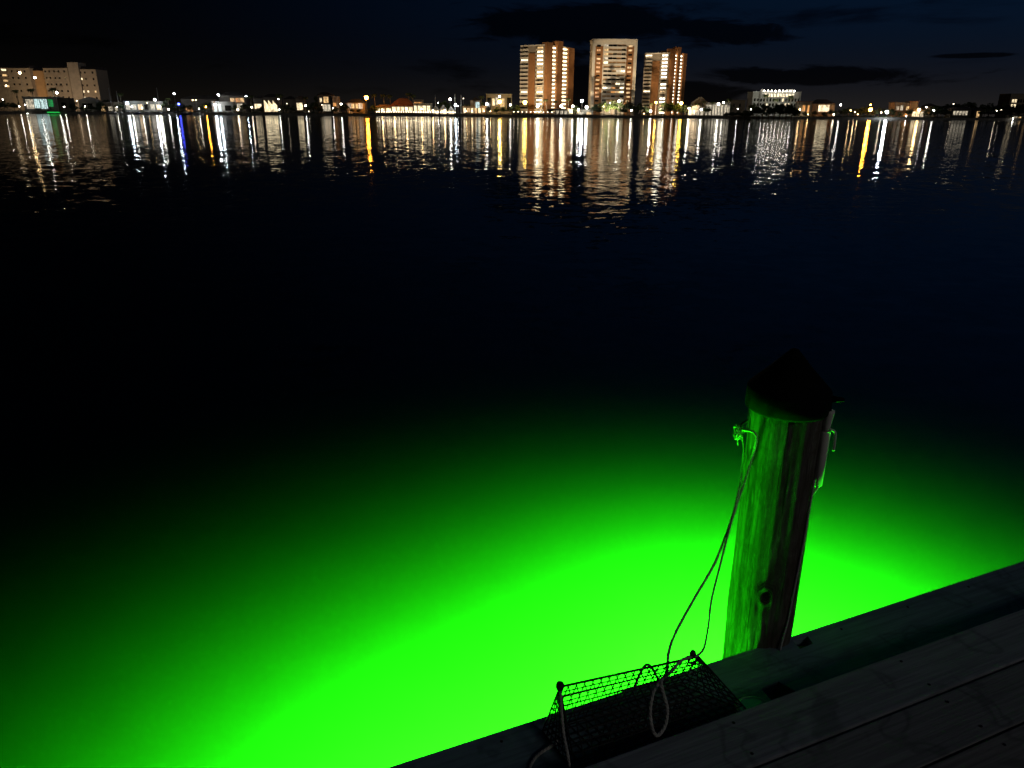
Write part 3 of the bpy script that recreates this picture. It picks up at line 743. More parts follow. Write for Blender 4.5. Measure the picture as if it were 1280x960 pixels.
for i in range(16):
    z = 3.6+i*fh
    bal = MB().box(-W*0.24, W*0.255, -1.2, -0.02, z-0.35, z+fh*0.40).build('balcony', 'tower_cream', tw)
    for j in range(5):
        a = -W*0.235+j*W*0.098; m = lit.get((i, j)) or ('window_glass' if (i, j) in dark or rnd.random() < 0.12 else 'wall_tan')
        MB().box(a, a+W*0.09, -0.12, -0.03, z+fh*0.44, z+fh*0.86).build('window', m, bal)
    for sd, a in (('l', -0.40), ('r', 0.305)):
        MB().box(W*a, W*(a+0.085), -0.36, -0.251, z+fh*0.30, z+fh*0.72).build('window', 'win_warm' if (i, sd) in lr else ('win_amber' if rnd.random() < 0.2 else 'window_glass'), tw)

# floodlights added on the shore to brighten the tower and block fronts
def added_flood(px, Y, target, power, cone, label, col=(1.0, 0.80, 0.55)):
    t = thing('floodlight', label, 'floodlight', (gx(px, Y), Y, GZ), 0)
    MB().tube([(0, 0, -0.1), (0, 0, 1.0)], 0.06, 6).build('post', 'metal_grey', t, True)
    hd_ = MB().lathe([(0.12, -0.2), (0.3, 0.15), (0.32, 0.2)], 12).build('housing', 'metal_grey', t, True, (0, 0, 1.15))
    l = bpy.data.lights.new('added_flood_light', 'SPOT'); l.energy = power; l.color = col; l.spot_size = math.radians(cone); l.spot_blend = 0.5; l.shadow_soft_size = 0.3
    o = bpy.data.objects.new('added_flood_light', l); C.objects.link(o); o.parent = t; o.location = (0, 0, 1.5)
    d = Vector(target)-Vector((t.location.x, Y, GZ+1.5)); o.rotation_euler = d.to_track_quat('-Z', 'Y').to_euler()
added_flood(672, 629, (far(672, 95, 672).x, 672, 26), 120000, 62, 'small added floodlight on the lawn aimed at the balcony side of the warm lit tower')
added_flood(722, 629, (far(705, 95, 680).x, 680, 26), 75000, 58, 'small added floodlight on the lawn aimed at the fin side of the warm lit tower', (1.0, 0.72, 0.42))
added_flood(762, 629, (far(769, 90, 680).x, 680, 28), 170000, 62, 'small added floodlight on the lawn aimed at the flat fronted tower', (1.0, 0.82, 0.58))
added_flood(815, 629, (far(824, 95, 690).x, 690, 26), 110000, 56, 'small added floodlight on the lawn aimed at the balcony side of the smaller finned tower')
added_flood(868, 629, (far(850, 95, 695).x, 695, 26), 85000, 50, 'small added floodlight on the lawn aimed at the fin side of the smaller finned tower', (1.0, 0.70, 0.40))
added_flood(75, 664, (far(88, 105, 700).x, 700, 18), 38000, 110, 'small added floodlight on the lawn aimed at the stair tower of the apartment block', (1.0, 0.74, 0.50))
added_flood(20, 664, (far(18, 105, 700).x, 700, 18), 24000, 100, 'small added floodlight on the lawn aimed at the corner balconies of the apartment block', (1.0, 0.72, 0.42))
added_flood(968, 640, (far(968, 122, 690).x, 690, 14), 60000, 60, 'small added floodlight on the lawn aimed at the white block behind the mangroves', (0.95, 0.97, 0.85))

# apartment block on the left ---------------------------------------------------
Y = 700
ab = thing('apartment_block', 'stepped beige apartment block with tall stair tower behind the marina shed', 'apartment block', (gx(60, Y), Y, GZ), 0)
bx0 = ab.location.x
def seg(px0, px1, pyt, y0, y1, m, roof=True, part='wall'):
    a, b = far(px0, pyt, Y).x-bx0, far(px1, pyt, Y).x-bx0; H = gz((px0+px1)/2, pyt, Y)-GZ
    o = MB().box(a, b, y0, y1, -0.4, H).build(part, m, ab)
    if roof: MB().hexa([(a-0.3, y0-0.5, H+0.002), (b+0.3, y0-0.5, H+0.002), (b+0.3, y1, H+0.002), (a-0.3, y1, H+0.002), (a+1, y0+3, H+2.4), (b-1, y0+3, H+2.4), (b-1, y1-1, H+2.4), (a+1, y1-1, H+2.4)]).build('roof', 'roof_dark', ab)
    return a, b, H, o
wings = [seg(-40, 8, 84.5, 1.0, 20, 'wall_cream'), seg(8.3, 36, 85, 0.0, 20, 'wall_beige'), seg(36.3, 53, 88, 5.0, 20, 'wall_tan'), seg(53.3, 84, 85, 0.0, 20, 'wall_beige'),
         seg(84.3, 97.5, 78, -1.2, 12, 'wall_cream', False, 'stair_tower'), seg(97.8, 119, 86.5, 0.5, 20, 'wall_beige')]
for wi, cols, littable in ((1, (0.2, 0.45, 0.78), {}), (3, (0.08, 0.24, 0.44, 0.62, 0.86), {}), (5, (0.08, 0.34, 0.78), {(4, 0): 1, (2, 0): 1, (1, 0): 1, (2, 1): 1, (0, 2): 1, (2, 2): 2, (0, 0): 1})):
    a, b, H, o = wings[wi]; y0 = (1.0, 0.0, 5.0, 0.0, -1.2, 0.5)[wi]
    for i in range(6):
        z = H-2.6-i*(H-4)/6
        for j, f in enumerate(cols):
            k = littable.get((5-i, j)); x = a+(b-a)*f
            MB().box(x-0.7, x+0.7, y0-0.08, y0-0.002, z-0.9, z+0.7).build('window', ('window_glass', 'win_bright', 'win_warm')[k or 0], o)
            if wi == 3 and j == 3: MB().box(x-1.4, x+1.4, y0-1.0, y0-0.09, z-1.9, z-1.0).build('balcony', 'wall_beige', o)
a, b, H, o = wings[0]
for i in range(4):
    MB().box(b-6.5, b-0.1, -0.4, 0.98, H-3.6-i*4.4, H-2.6-i*4.4).build('balcony', 'wall_cream', o)
    MB().box(b-5.6, b-1.4, 0.9, 0.98, H-2.4-i*4.4, H-0.9-i*4.4).build('window', 'win_warm' if i else 'win_bright', o)

# left end of the shore --------------------------------------------------------------
lamp(34, 91, 668, 'very tall warm lamp on a pole before the beige apartment block', 'bulb_warm', 0.95)
lamp(51.5, 97, 670, 'tall white lamp before the tan recess of the apartment block', 'bulb_white', 0.8)
lamp(75, 116, 650, 'white lamp above the flat roof of the marina shed', 'bulb_white', 0.75)
lamp(14, 107, 664, 'dim lamp at the foot of the lit corner balconies', 'bulb_dim', 0.5)
lamp(6, 124.5, 640, 'small white lamp in the dark garden below the corner balconies', 'bulb_white', 0.35)
building('marina_shed', 'flat roofed marina shed with glowing cool white front', 31, 73, 121.5, 644, 10, 'wall_white', 'flat', 'roof_white', 0,
         [(0.08, 0.30, 0.2, 0.85, 'win_white'), (0.32, 0.48, 0.25, 0.88, 'win_cool'), (0.5, 0.70, 0.2, 0.88, 'win_cool'), (0.74, 0.88, 0.35, 0.85, 'win_green')], 'shed', extra=None)
building('dark_annex', 'dark flat annex joined to the marina shed', 73.5, 88, 123, 645, 8, 'wall_dark', 'flat', 'roof_dark', 0, [(0.3, 0.7, 0.3, 0.7, 'window_glass')], 'shed')
building('white_cottage', 'small white gabled cottage beside the dark marina hedge', 100, 121, 121.5, 642, 9, 'wall_white', 'gable', 'roof_white', 2.4, [(0.2, 0.45, 0.3, 0.75, 'window_glass'), (0.5, 0.8, 0.3, 0.75, 'window_glass')], 'cottage')
for px, py, l in ((25, 133, 'low white dock lamp left of the glowing marina shed'), (32.5, 131, 'bright white dock lamp at the corner of the marina shed'), (81, 133.5, 'white dock lamp before the dark annex'), (107, 133, 'small white dock lamp under the white cottage')):
    lamp(px, py, 630, l, 'bulb_white', 0.42, 'dock_lamp')
lamp(33.5, 142, 624, 'low white lamp at the water below the marina shed', 'bulb_white', 0.35, 'dock_lamp', 0)
emit('green_tube', (0.02, 1.0, 0.12), 1.2, True)
gb = thing('green_light_strip', 'green light strip glowing on the dock below the marina shed', 'light strip', (gx(66, 624), 624, 0.0))
MB().box(-5, 5, -0.1, 0.1, 0.9, 1.25).build('strip', 'green_tube', gb)
for x in (-4.5, 0, 4.5): MB().tube([(x, 0.2, -1.5), (x, 0.2, 1.3)], 0.12, 6).build('post', 'timber_grey', gb, True)
for px, h in ((6, 9), (18, 7), (-4, 8)): tree(px, h, 650, 'dark leafy tree under the corner balconies of the apartment block', 'dark', 1.2, 'trees below the corner balconies')
palm(24, 110, 655, 'palm tree before the left wing of the apartment block')
palm(44, 108, 655, 'palm tree before the tan recess of the apartment block')
palm(71, 107, 652, 'palm tree rising behind the glowing marina shed')
tree(91, 9, 652, 'round dark tree before the stair tower', 'dark', 0.8)
for px, h, wd in ((92, 6.2, 1.4), (104, 5.0, 1.5), (114, 5.2, 1.4), (123, 5, 1.2)): tree(px, h, 632, 'dark bushy shrub in the hedge between annex and marina', 'dark', wd, 'dark marina hedge')

lamp(98, 126, 636, 'small dim lamp at the left wall of the white cottage', 'bulb_dim', 0.4)
# marina -------------------------------------------------------------------------------
def boat(px, Y, L, label, mast=0, hullm='boat_white', canopy=True, rz=0.0):
    t = thing('boat', label, 'boat', (gx(px, Y), Y, 0.0), rz); mb = MB(); w_ = L*0.16
    secs = [(-0.5, 0.85, 0.0, 0.95), (-0.2, 1.0, -0.1, 0.95), (0.2, 0.92, -0.1, 1.05), (0.42, 0.5, 0.05, 1.25), (0.5, 0.05, 0.5, 1.35)]
    for i in range(len(secs)-1):
        (a, wa, ka, da), (b, wb, kb, db) = secs[i], secs[i+1]
        mb.hexa([(a*L, -w_*wa*0.5, ka-0.3), (b*L, -w_*wb*0.5, kb-0.3), (b*L, w_*wb*0.5, kb-0.3), (a*L, w_*wa*0.5, ka-0.3), (a*L, -w_*wa, da), (b*L, -w_*wb, db), (b*L, w_*wb, db), (a*L, w_*wa, da)])
    mb.build('hull', hullm, t)
    cb = MB().hexa([(-0.2*L, -w_*0.6, 0.95), (0.22*L, -w_*0.5, 0.95), (0.22*L, w_*0.5, 0.95), (-0.2*L, w_*0.6, 0.95), (-0.18*L, -w_*0.5, 1.9), (0.1*L, -w_*0.42, 1.9), (0.1*L, w_*0.42, 1.9), (-0.18*L, w_*0.5, 1.9)]).build('cabin', 'boat_white', t)
    MB().box(-0.15*L, 0.06*L, -w_*0.585, -w_*0.56, 1.25, 1.65).build('cabin_window', 'window_glass', cb)
    if mast:
        MB().tube([(0.05*L, 0, 1.9), (0.05*L, 0, mast)], [0.14, 0.10], 6).build('mast', 'boat_white', t, True)
        MB().tube([(0.05*L, 0, 2.8), (-0.38*L, 0, 2.9)], 0.16, 6).build('boom', 'canvas_blue', t, True)
    elif canopy:
        cn_ = MB().box(-0.22*L, 0.08*L, -w_*0.62, w_*0.62, 3.0, 3.15).build('canopy', 'canvas_blue', t)
        pp = MB()
        for x in (-0.2*L, 0.06*L):
            for y in (-w_*0.55, w_*0.55): pp.tube([(x, y, 1.0), (x, y, 3.0)], 0.05, 5)
        pp.build('canopy_frame', 'metal_grey', cn_)
    return t
for (px, L, mast, hm_, l) in ((141, 11, 19, 'boat_white', 'sailboat with tall bare mast beside the marina hedge'), (150, 9, 17, 'boat_white', 'smaller sailboat moored next to the palm of the marina'),
        (160, 10, 0, 'boat_white', 'white motorboat under the brightest cool marina lamp'), (172, 8, 0, 'boat_blue', 'dark blue motorboat between the two bright marina lamps'),
        (183, 9, 0, 'boat_white', 'white motorboat left of the white marina flare lamp'), (199, 12, 19.5, 'boat_white', 'white sailboat with mast beside the white marina flare lamp'),
        (213, 8, 0, 'boat_white', 'small white motorboat left of the blue lamp'), (232, 9, 0, 'boat_blue', 'dark motorboat moored right of the blue lamp'),
        (247, 9, 0, 'boat_white', 'white motorboat below the pair of warm lamps'), (290, 9, 0, 'boat_white', 'white motorboat beside the glaring blue white dock lamp')):
    boat(px, 617, L, l, mast, hm_, True, rnd.choice((0.25, -0.3, 2.9, 3.4)))
pr_ = thing('marina_pier', 'long dark timber pier behind the moored boats', 'pier', (gx(200, 622), 622, 0))
PW = gx(285, 622)-gx(125, 622)
MB().box(-PW/2, PW/2, -1.0, 1.0, 0.75, 0.95).build('walkway', 'timber_grey', pr_)
for i in range(24): x = -PW/2+PW*i/23; MB().tube([(x, -1.1, -2), (x, -1.1, 2.0+0.4*(i % 3))], 0.17, 7).build('post', 'timber_grey', pr_, True)
building('marina_office', 'low white marina building behind the moored boats', 156, 204, 127, 640, 9, 'wall_white', 'flat', 'roof_white', 0, [(0.04+0.16*i, 0.15+0.16*i, 0.25, 0.75, m) for i, m in enumerate(('win_white', 'win_white', 'win_warm', 'window_glass', 'win_white', 'win_bright'))], 'building')
building('boat_shed', 'low grey boat shed with two small lit doors by the hedge', 126, 151, 127.5, 640, 8, 'wall_beige', 'flat', 'roof_dark', 0, [(0.05, 0.22, 0.1, 0.6, 'win_warm'), (0.4, 0.62, 0.15, 0.55, 'win_white'), (0.72, 0.86, 0.1, 0.55, 'win_white')], 'shed')
MK = 'bulb_cool'
for px, py, bl, r, l in ((160.5, 129, MK, 0.95, 'cool white lamp at the left end of the marina building'), (165.5, 133.5, 'bulb_white', 0.5, 'low white lamp beside the cool marina lamp'), (146.5, 134, 'bulb_white', 0.4, 'small white lamp at the boat shed corner'),
        (178, 135, 'bulb_white', 0.42, 'low white lamp in the middle of the marina front'), (185.5, 128.5, 'bulb_warm', 0.35, 'small warm lamp on the marina building roof'), (195.5, 124.5, 'bulb_star', 0.72, 'tall white flare lamp over the right end of the marina building'),
        (200, 133, 'bulb_white', 0.8, 'bright white lamp under the tall flare lamp'), (211, 136.5, 'bulb_white', 0.5, 'white pier lamp left of the blue lamp'), (224.5, 130, 'bulb_blue', 0.75, 'blue lamp at the foot of the tall marina mast light'),
        (242.5, 125, 'bulb_warm', 0.4, 'left one of two warm lamps on the dark marina roof'), (246.5, 125, 'bulb_warm', 0.36, 'right one of two warm lamps on the dark marina roof'), (249, 136, 'bulb_white', 0.42, 'white pier lamp below the pair of warm lamps'),
        (258, 133.5, 'bulb_orange', 0.35, 'small orange lamp left of the glaring dock lamp'), (270, 131, 'bulb_star', 0.72, 'glaring blue white dock lamp below the twin poles')):
    lamp(px, py, 631, l, bl, r, 'marina_lamp')
lamp(220.5, 117, 640, 'tall white mast light above the blue lamp', 'bulb_star', 0.55, 'light_mast')
lamp(275.5, 118.5, 642, 'tall white light on twin poles above the glaring dock lamp', 'bulb_star', 0.55, 'light_mast')
lamp(309.5, 120, 642, 'tall white light at the gable end of the waterside inn', 'bulb_star', 0.4, 'light_mast')
palm(153, 114, 645, 'lit palm tree behind the marina building left end')
palm(212, 121, 650, 'short palm tree between marina building and tall mast light')
building('boat_store', 'wide dark boat store with pale ridge behind the pair of warm lamps', 228, 272, 119, 660, 14, 'wall_dark', 'hip', 'roof_dark', 3, [(0.1, 0.3, 0.1, 0.4, 'win_amber'), (0.55, 0.7, 0.15, 0.4, 'window_glass')], 'building')
building('waterside_inn', 'two storey dark roofed inn with a row of amber upper windows', 276, 308, 114.5, 652, 12, 'wall_dark', 'hip', 'roof_dark', 3, [(0.42, 0.58, 0.62, 0.86, 'win_warm'), (0.62, 0.78, 0.62, 0.86, 'win_amber'), (0.80, 0.95, 0.62, 0.86, 'win_warm'), (0.66, 0.88, 0.26, 0.54, 'win_white'), (0.05, 0.4, 0.1, 0.4, 'win_cool')], 'inn')
building('blue_lit_kiosk', 'small open kiosk washed in blue white light', 266, 292, 127.5, 636, 6, 'wall_white', 'flat', 'roof_white', 0, [(0.08, 0.2, 0.1, 0.8, 'win_cool'), (0.3, 0.42, 0.1, 0.8, 'win_cool'), (0.6, 0.9, 0.2, 0.7, 'window_glass')], 'kiosk')
lamp(297.5, 137, 629, 'pale greenish dock lamp in front of the inn', 'bulb_dim', 0.8, 'dock_lamp')
palm(315.5, 117, 640, 'floodlit palm tree at the corner of the inn')
lamp(315, 134, 630, 'pale lamp under the floodlit inn palm', 'bulb_dim', 0.6, 'dock_lamp')

# houses between inn and orange lamp ---------------------------------------------------------
building('bungalow', 'dark bungalow with one small glowing window next to the inn palm', 318, 329, 119, 648, 9, 'wall_dark', 'hip', 'roof_dark', 2.2, [(0.1, 0.85, 0.3, 0.62, 'win_bright')])
hb, W, H = building('porch_house', 'dark house with a wide yellow lit porch under three gables', 329.5, 349, 117, 646, 10, 'wall_dark', 'hip', 'roof_dark', 2.6, [(0.08, 0.9, 0.10, 0.5, 'win_bright')])
for i in range(3):
    x = -W/2+W*(0.08+0.273*i); w3 = W*0.26
    g = MB(); k = len(g.v); z0, z1 = H*0.505, H*0.80
    g.hexa([(x, -0.3, z0), (x+w3, -0.3, z0), (x+w3, -0.01, z0), (x, -0.01, z0), (x+0.05*w3, -0.3, z1), (x+0.12*w3, -0.3, z1), (x+0.12*w3, -0.01, z1), (x+0.05*w3, -0.01, z1)])
    g.build('gable_window', 'win_bright', hb)
palm(350, 115, 640, 'slim palm tree at the right end of the yellow porch'); palm(352.5, 116, 646, 'second slim palm tree close behind the porch palm')
lamp(349.5, 124, 634, 'small white lamp on the trunk side of the porch palms', 'bulb_white', 0.42); lamp(349.5, 137, 629, 'low white dock lamp below the porch palms', 'bulb_white', 0.4, 'dock_lamp')
lamp(359.5, 129.5, 640, 'tiny dim lamp in the dark gap right of the porch palms', 'bulb_dim', 0.3)
building('dark_house', 'unlit low house between the porch palms and the round lit window', 355, 370, 120, 650, 10, 'wall_dark', 'hip', 'roof_dark', 2.5, [(0.3, 0.5, 0.3, 0.6, 'window_glass')])
building('lit_window_house', 'dark house with one large white glowing window', 370, 381, 120, 648, 9, 'wall_dark', 'gable', 'roof_dark', 2.5, [(0.15, 0.8, 0.25, 0.75, 'win_bright')])
palm(383, 119, 638, 'palm tree lit from below beside the large glowing window'); lamp(382.5, 132, 632, 'white garden lamp at the foot of the lone lit palm', 'bulb_white', 0.5); lamp(386, 139, 629, 'small dock lamp under the lone lit palm', 'bulb_dim', 0.35, 'dock_lamp')
building('two_storey_house', 'two storey house with amber upper and white lower window', 398, 416, 115, 650, 10, 'wall_dark', 'hip', 'roof_dark', 2.2, [(0.16, 0.30, 0.62, 0.84, 'win_bright'), (0.42, 0.75, 0.58, 0.9, 'win_warm'), (0.32, 0.86, 0.14, 0.5, 'win_white')])
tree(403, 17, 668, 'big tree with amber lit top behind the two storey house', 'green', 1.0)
lamp(403, 131, 640, 'little dim lamp at the left of the two storey house', 'bulb_dim', 0.3)
lamp(416.5, 135, 632, 'white garden lamp at the corner of the two storey house', 'bulb_white', 0.38)
building('open_veranda', 'narrow pale veranda attached right of the two storey house', 416.5, 424, 121, 648, 6, 'wall_beige', 'flat', 'roof_white', 0, [(0.1, 0.6, 0.45, 0.65, 'win_amber')])
lamp(427, 130, 640, 'white lamp between the veranda and the long porch house', 'bulb_white', 0.6)
building('long_porch_house', 'low house with a white lit porch next to the orange lamp', 434, 456, 124, 646, 9, 'wall_beige', 'hip', 'roof_dark', 2.6, [(0.08, 0.22, 0.5, 0.9, 'win_white'), (0.26, 0.42, 0.5, 0.9, 'win_warm'), (0.5, 0.62, 0.5, 0.9, 'win_warm'), (0.66, 0.9, 0.45, 0.95, 'win_white'), (0.1, 0.3, 0.05, 0.3, 'win_amber')])
for px, h in ((322, 7), (340, 9), (362, 8), (392, 9), (428, 8), (443, 9)): tree(px, h, 668, 'dark tree in the row behind the unlit houses', 'dark', 1.2, 'dark trees behind the houses')
lamp(459, 122, 636, 'glaring orange street lamp at the end of the long porch house', 'bulb_orange', 1.0)
tree(468, 7, 646, 'tree washed in orange light right of the glaring orange lamp', 'green', 1.1)
palm(468.5, 115, 655, 'palm tree closest to the glaring orange lamp'); palm(480, 115.5, 656, 'middle palm tree between orange lamp and tiled roof'); palm(488, 116.5, 656, 'palm tree just left of the orange tiled roof')

# restaurant ------------------------------------------------------------------------------------
rt, W, H = building('restaurant', 'waterside restaurant with orange tiled roof and bright terrace', 489, 517, 122.5, 650, 14, 'wall_white', 'hip', 'roof_tile', 6.2, [(0.05+0.19*i, 0.2+0.19*i, 0.35, 0.9, 'win_bright') for i in range(5)], 'restaurant', over=1.6)
building('restaurant_wing', 'low lit restaurant wing with dark sloping roof left of the tiled roof', 469, 490, 130.5, 648, 9, 'wall_white', 'hip', 'wall_tan', 1.8, [(0.05, 0.28, 0.25, 0.8, 'win_bright'), (0.36, 0.6, 0.2, 0.75, 'win_white'), (0.68, 0.94, 0.25, 0.8, 'win_bright')], 'restaurant')
building('event_hall', 'flat white brightly lit hall right of the tiled roof', 517, 539, 129.5, 648, 10, 'wall_white', 'flat', 'roof_white', 0, [(0.04+0.24*i, 0.22+0.24*i, 0.15, 0.8, 'win_bright') for i in range(4)], 'hall')
building('upper_pavilion', 'small pale pavilion roof above the bright white hall', 517, 529, 125, 660, 6, 'wall_beige', 'flat', 'roof_white', 0, [(0.1, 0.9, 0.7, 0.85, 'win_amber')], 'pavilion')
def tent(px0, px1, pyt, Y, label):
    x0, x1 = gx(px0, Y), gx(px1, Y); w_ = (x1-x0)/2; H = gz((px0+px1)/2, pyt, Y)-GZ
    t = thing('party_tent', label, 'tent', ((x0+x1)/2, Y, GZ)); h0 = H*0.5
    MB().hexa([(-w_, -w_, h0), (w_, -w_, h0), (w_, w_, h0), (-w_, w_, h0), (-0.2, -0.2, H), (0.2, -0.2, H), (0.2, 0.2, H), (-0.2, 0.2, H)]).build('canopy', 'roof_white', t)
    for x in (-w_+0.1, w_-0.1):
        for y in (-w_+0.1, w_-0.1): MB().tube([(x, y, -0.1), (x, y, h0)], 0.08, 6).build('pole', 'metal_grey', t)
    MB().box(-w_*0.8, w_*0.8, w_-0.3, w_-0.2, 0.3, h0-0.2).build('glowing_back_wall', 'win_bright', t)  # glow put into the wall in place of lamps inside the tent
    return t
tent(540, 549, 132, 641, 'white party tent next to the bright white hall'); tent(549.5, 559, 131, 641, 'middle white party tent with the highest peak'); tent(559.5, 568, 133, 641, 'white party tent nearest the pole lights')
tr_ = thing('terrace_lights', 'long string of warm lights along the restaurant terrace rail', 'string lights', (gx(520, 632), 632, GZ))
TW = gx(569, 632)-gx(471, 632)
MB().tube([(-TW/2+TW*i/40, 0, 1.9+0.25*math.cos(i*math.pi/2)) for i in range(41)], 0.04, 5).build('cable', 'metal_grey', tr_)
for i in range(33): link('bulb', globe('bulb_dim'), tr_, (-TW/2+TW*i/32, -0.2, 1.8), None, (0.26, 0.26, 0.26))
for i in range(9): MB().tube([(-TW/2+TW*i/8, 0, -0.1), (-TW/2+TW*i/8, 0, 2.3)], 0.06, 5).build('post', 'timber_grey', tr_)
for px, py, l in ((478, 137, 'low restaurant wing'), (493, 138, 'left half of the tiled roof'), (508, 136, 'right half of the tiled roof'), (527, 136, 'flat white hall'), (541, 138, 'tent next to the white hall'), (556, 138, 'tent with the highest peak')): lamp(px, py, 634, 'short warm terrace lamp before the '+l, 'bulb_warm', 0.55, 'terrace_lamp')
palm(511.5, 113.5, 656, 'tall lit palm tree behind the tiled roof'); palm(517, 116, 655, 'shorter lit palm tree behind the tiled roof')
for px, pyt, l in ((544.5, 119, 'bare pole behind the white party tents'), (569, 118, 'bare pole right of the white party tents'), (576.5, 119, 'bare pole left of the orange lit bush')):
    t = thing('flag_pole', l, 'pole', (gx(px, 640), 640, GZ)); h = gz(px, pyt, 640)-GZ
    MB().tube([(0, 0, -0.2), (0, 0, h)], [0.2, 0.12], 7).build('shaft', 'boat_white', t, True); MB().lathe([(0.05, h-0.05), (0.25, h+0.15), (0.05, h+0.35)], 8).build('finial', 'boat_white', t, True)
tree(556, 11, 668, 'pale lit tree behind the party tents', 'green', 1.1)
lamp(563, 124, 638, 'tall white lamp over the party tents', 'bulb_white', 0.85); lamp(569.5, 131, 634, 'white lamp on the pole right of the tents', 'bulb_cool', 0.75); lamp(548, 128.5, 655, 'small white lamp behind the party tents', 'bulb_white', 0.4); lamp(572.5, 132.5, 634, 'small white lamp near the orange lit bush', 'bulb_white', 0.42)
tree(582, 7.5, 645, 'round bush glowing orange right of the bare poles', 'green', 1.1)
lamp(579.5, 123, 660, 'tiny far white lamp over the orange lit bush', 'bulb_dim', 0.35)
building('grey_hipped_house', 'grey hipped house left of the pale lit panel', 588, 600, 121.5, 655, 9, 'wall_beige', 'hip', 'roof_dark', 2.5, [(0.2, 0.6, 0.3, 0.6, 'win_amber')])
pn = thing('glowing_sign', 'upright pale blue glowing sign panel near the orange lit bush', 'sign', (gx(597, 636), 636, GZ))
zz = gz(597, 127.5, 636)-GZ; MB().box(-1.5, 1.5, -0.1, 0.1, zz-4.6, zz).build('panel', 'win_cool', pn); MB().tube([(0, 0.15, -0.2), (0, 0.15, zz-4.6)], 0.2, 6).build('post', 'metal_grey', pn)
palm(602, 117.5, 650, 'lit palm tree left of the twin framed house'); tree(603, 10, 660, 'green lit tree behind the left frame of the framed house', 'green', 0.8)
building('terrace_house', 'low house with amber lit rail posts behind the sign panel', 578, 607, 133, 640, 7, 'wall_tan', 'flat', 'wall_tan', 0, [(0.05+0.16*i, 0.15+0.16*i, 0.2, 0.8, 'win_warm' if i % 2 else 'win_bright') for i in range(6)])
lamp(608.5, 130, 636, 'white lamp under the left frame of the framed house', 'bulb_white', 0.85)
building('framed_house', 'two storey house between tall pale frames lit by yellow lamp', 608, 640, 118, 656, 11, 'wall_cream', 'flat', 'roof_white', 0, [(0.24, 0.32, 0.45, 0.8, 'win_bright'), (0.36, 0.46, 0.5, 0.85, 'win_white'), (0.55, 0.7, 0.4, 0.8, 'win_warm'), (0.03, 0.18, 0.2, 0.85, 'window_glass'), (0.8, 0.96, 0.2, 0.85, 'window_glass')])
lamp(624.5, 120.5, 645, 'white lamp on the roof line of the framed house', 'bulb_white', 0.7); lamp(624.5, 127, 636, 'glaring yellow lamp before the framed house', 'bulb_yellow', 0.95)
tree(621, 6, 634, 'orange lit bush left of the glaring yellow lamp', 'green', 1.1); tree(630, 6.5, 634, 'orange lit bush right of the glaring yellow lamp', 'green', 1.1)
lamp(638, 131, 636, 'white lamp under the right frame of the framed house', 'bulb_white', 0.6)
for px in (583, 590, 605, 613): lamp(px, 139, 629, 'small amber bollard lamp on the seawall before the terrace house', 'bulb_warm', 0.34, 'bollard_lamp', GZ, 'amber bollard lamps')

# around the towers -----------------------------------------------------------------------------
lamp(656, 128, 640, 'glaring yellow lamp at the left foot of the warm lit tower', 'bulb_yellow', 1.0)
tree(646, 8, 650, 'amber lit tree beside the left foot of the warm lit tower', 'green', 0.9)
for px, py, l in ((672, 132.5, 'white entrance light at the balcony foot of the warm lit tower'), (701.5, 132.5, 'white entrance light between the fins of the warm lit tower'), (716, 133, 'white entrance light at the outer fin of the warm lit tower')):
    lamp(px, py, 655, l, 'bulb_white', 1.0, 'entrance_lamp')
for px, pyt, l in ((682, 122, 'dark palm tree before the first brown fin'), (694, 124, 'dark palm tree before the second brown fin'), (709.5, 121, 'dark palm tree before the outer lit walkways')): palm(px, pyt, 648, l)
cpk = thing('carport', 'long low carport with lit white roof edge at the foot of the towers', 'carport', (gx(666, 638), 638, GZ)); CW = gx(692, 638)-gx(640, 638)
MB().box(-CW/2, CW/2, 0, 6, 2.6, 2.9).build('roof', 'roof_white', cpk)
for i in range(11): MB().tube([(-CW/2+0.2+(CW-0.4)*i/10, 0.3, -0.1), (-CW/2+0.2+(CW-0.4)*i/10, 0.3, 2.6)], 0.1, 6).build('post', 'metal_grey', cpk)
for i in range(10): MB().box(-CW/2+1+(CW-2.8)*i/9, -CW/2+1.9+(CW-2.8)*i/9, 0.25, 0.75, 2.35, 2.58).build('lamp', 'bulb_dim', cpk)
def car_mesh(m):
    body = MB(); body.hexa([(-2.1, -0.85, 0.3), (2.1, -0.85, 0.3), (2.1, 0.85, 0.3), (-2.1, 0.85, 0.3), (-2.1, -0.85, 0.85), (2.0, -0.85, 0.8), (2.0, 0.85, 0.8), (-2.1, 0.85, 0.85)])
    cab = MB().hexa([(-1.5, -0.8, 0.85), (1.0, -0.8, 0.8), (1.0, 0.8, 0.8), (-1.5, 0.8, 0.85), (-1.1, -0.65, 1.45), (0.4, -0.65, 1.45), (0.4, 0.65, 1.45), (-1.1, 0.65, 1.45)])
    return body.mesh('body', m), cab.mesh('cabin', 'window_glass')
CARS = [car_mesh('car_paint_'+c) for c in 'abc']
WHEEL = MB().tube([(0, -0.1, 0), (0, 0.1, 0)], 0.32, 10).mesh('wheel', 'rubber', True)
for i, px in enumerate((641, 645.5, 650, 655, 660, 665, 670, 675, 680, 685)):
    t = thing('parked_car', ('pale grey', 'red', 'dark blue')[i % 3]+' parked car under the long lit carport by the seawall', 'car', (gx(px, 640.5), 640.5, GZ), math.radians(90+rnd.uniform(-4, 4)) if i % 3 else rnd.uniform(-.05, .05), 'cars under the carport')
    link('body', CARS[i % 3][0], t); link('cabin', CARS[i % 3][1], t)
    for x in (-1.3, 1.3):
        for y in (-0.8, 0.8): link('wheel', WHEEL, t, (x, y, 0.32))
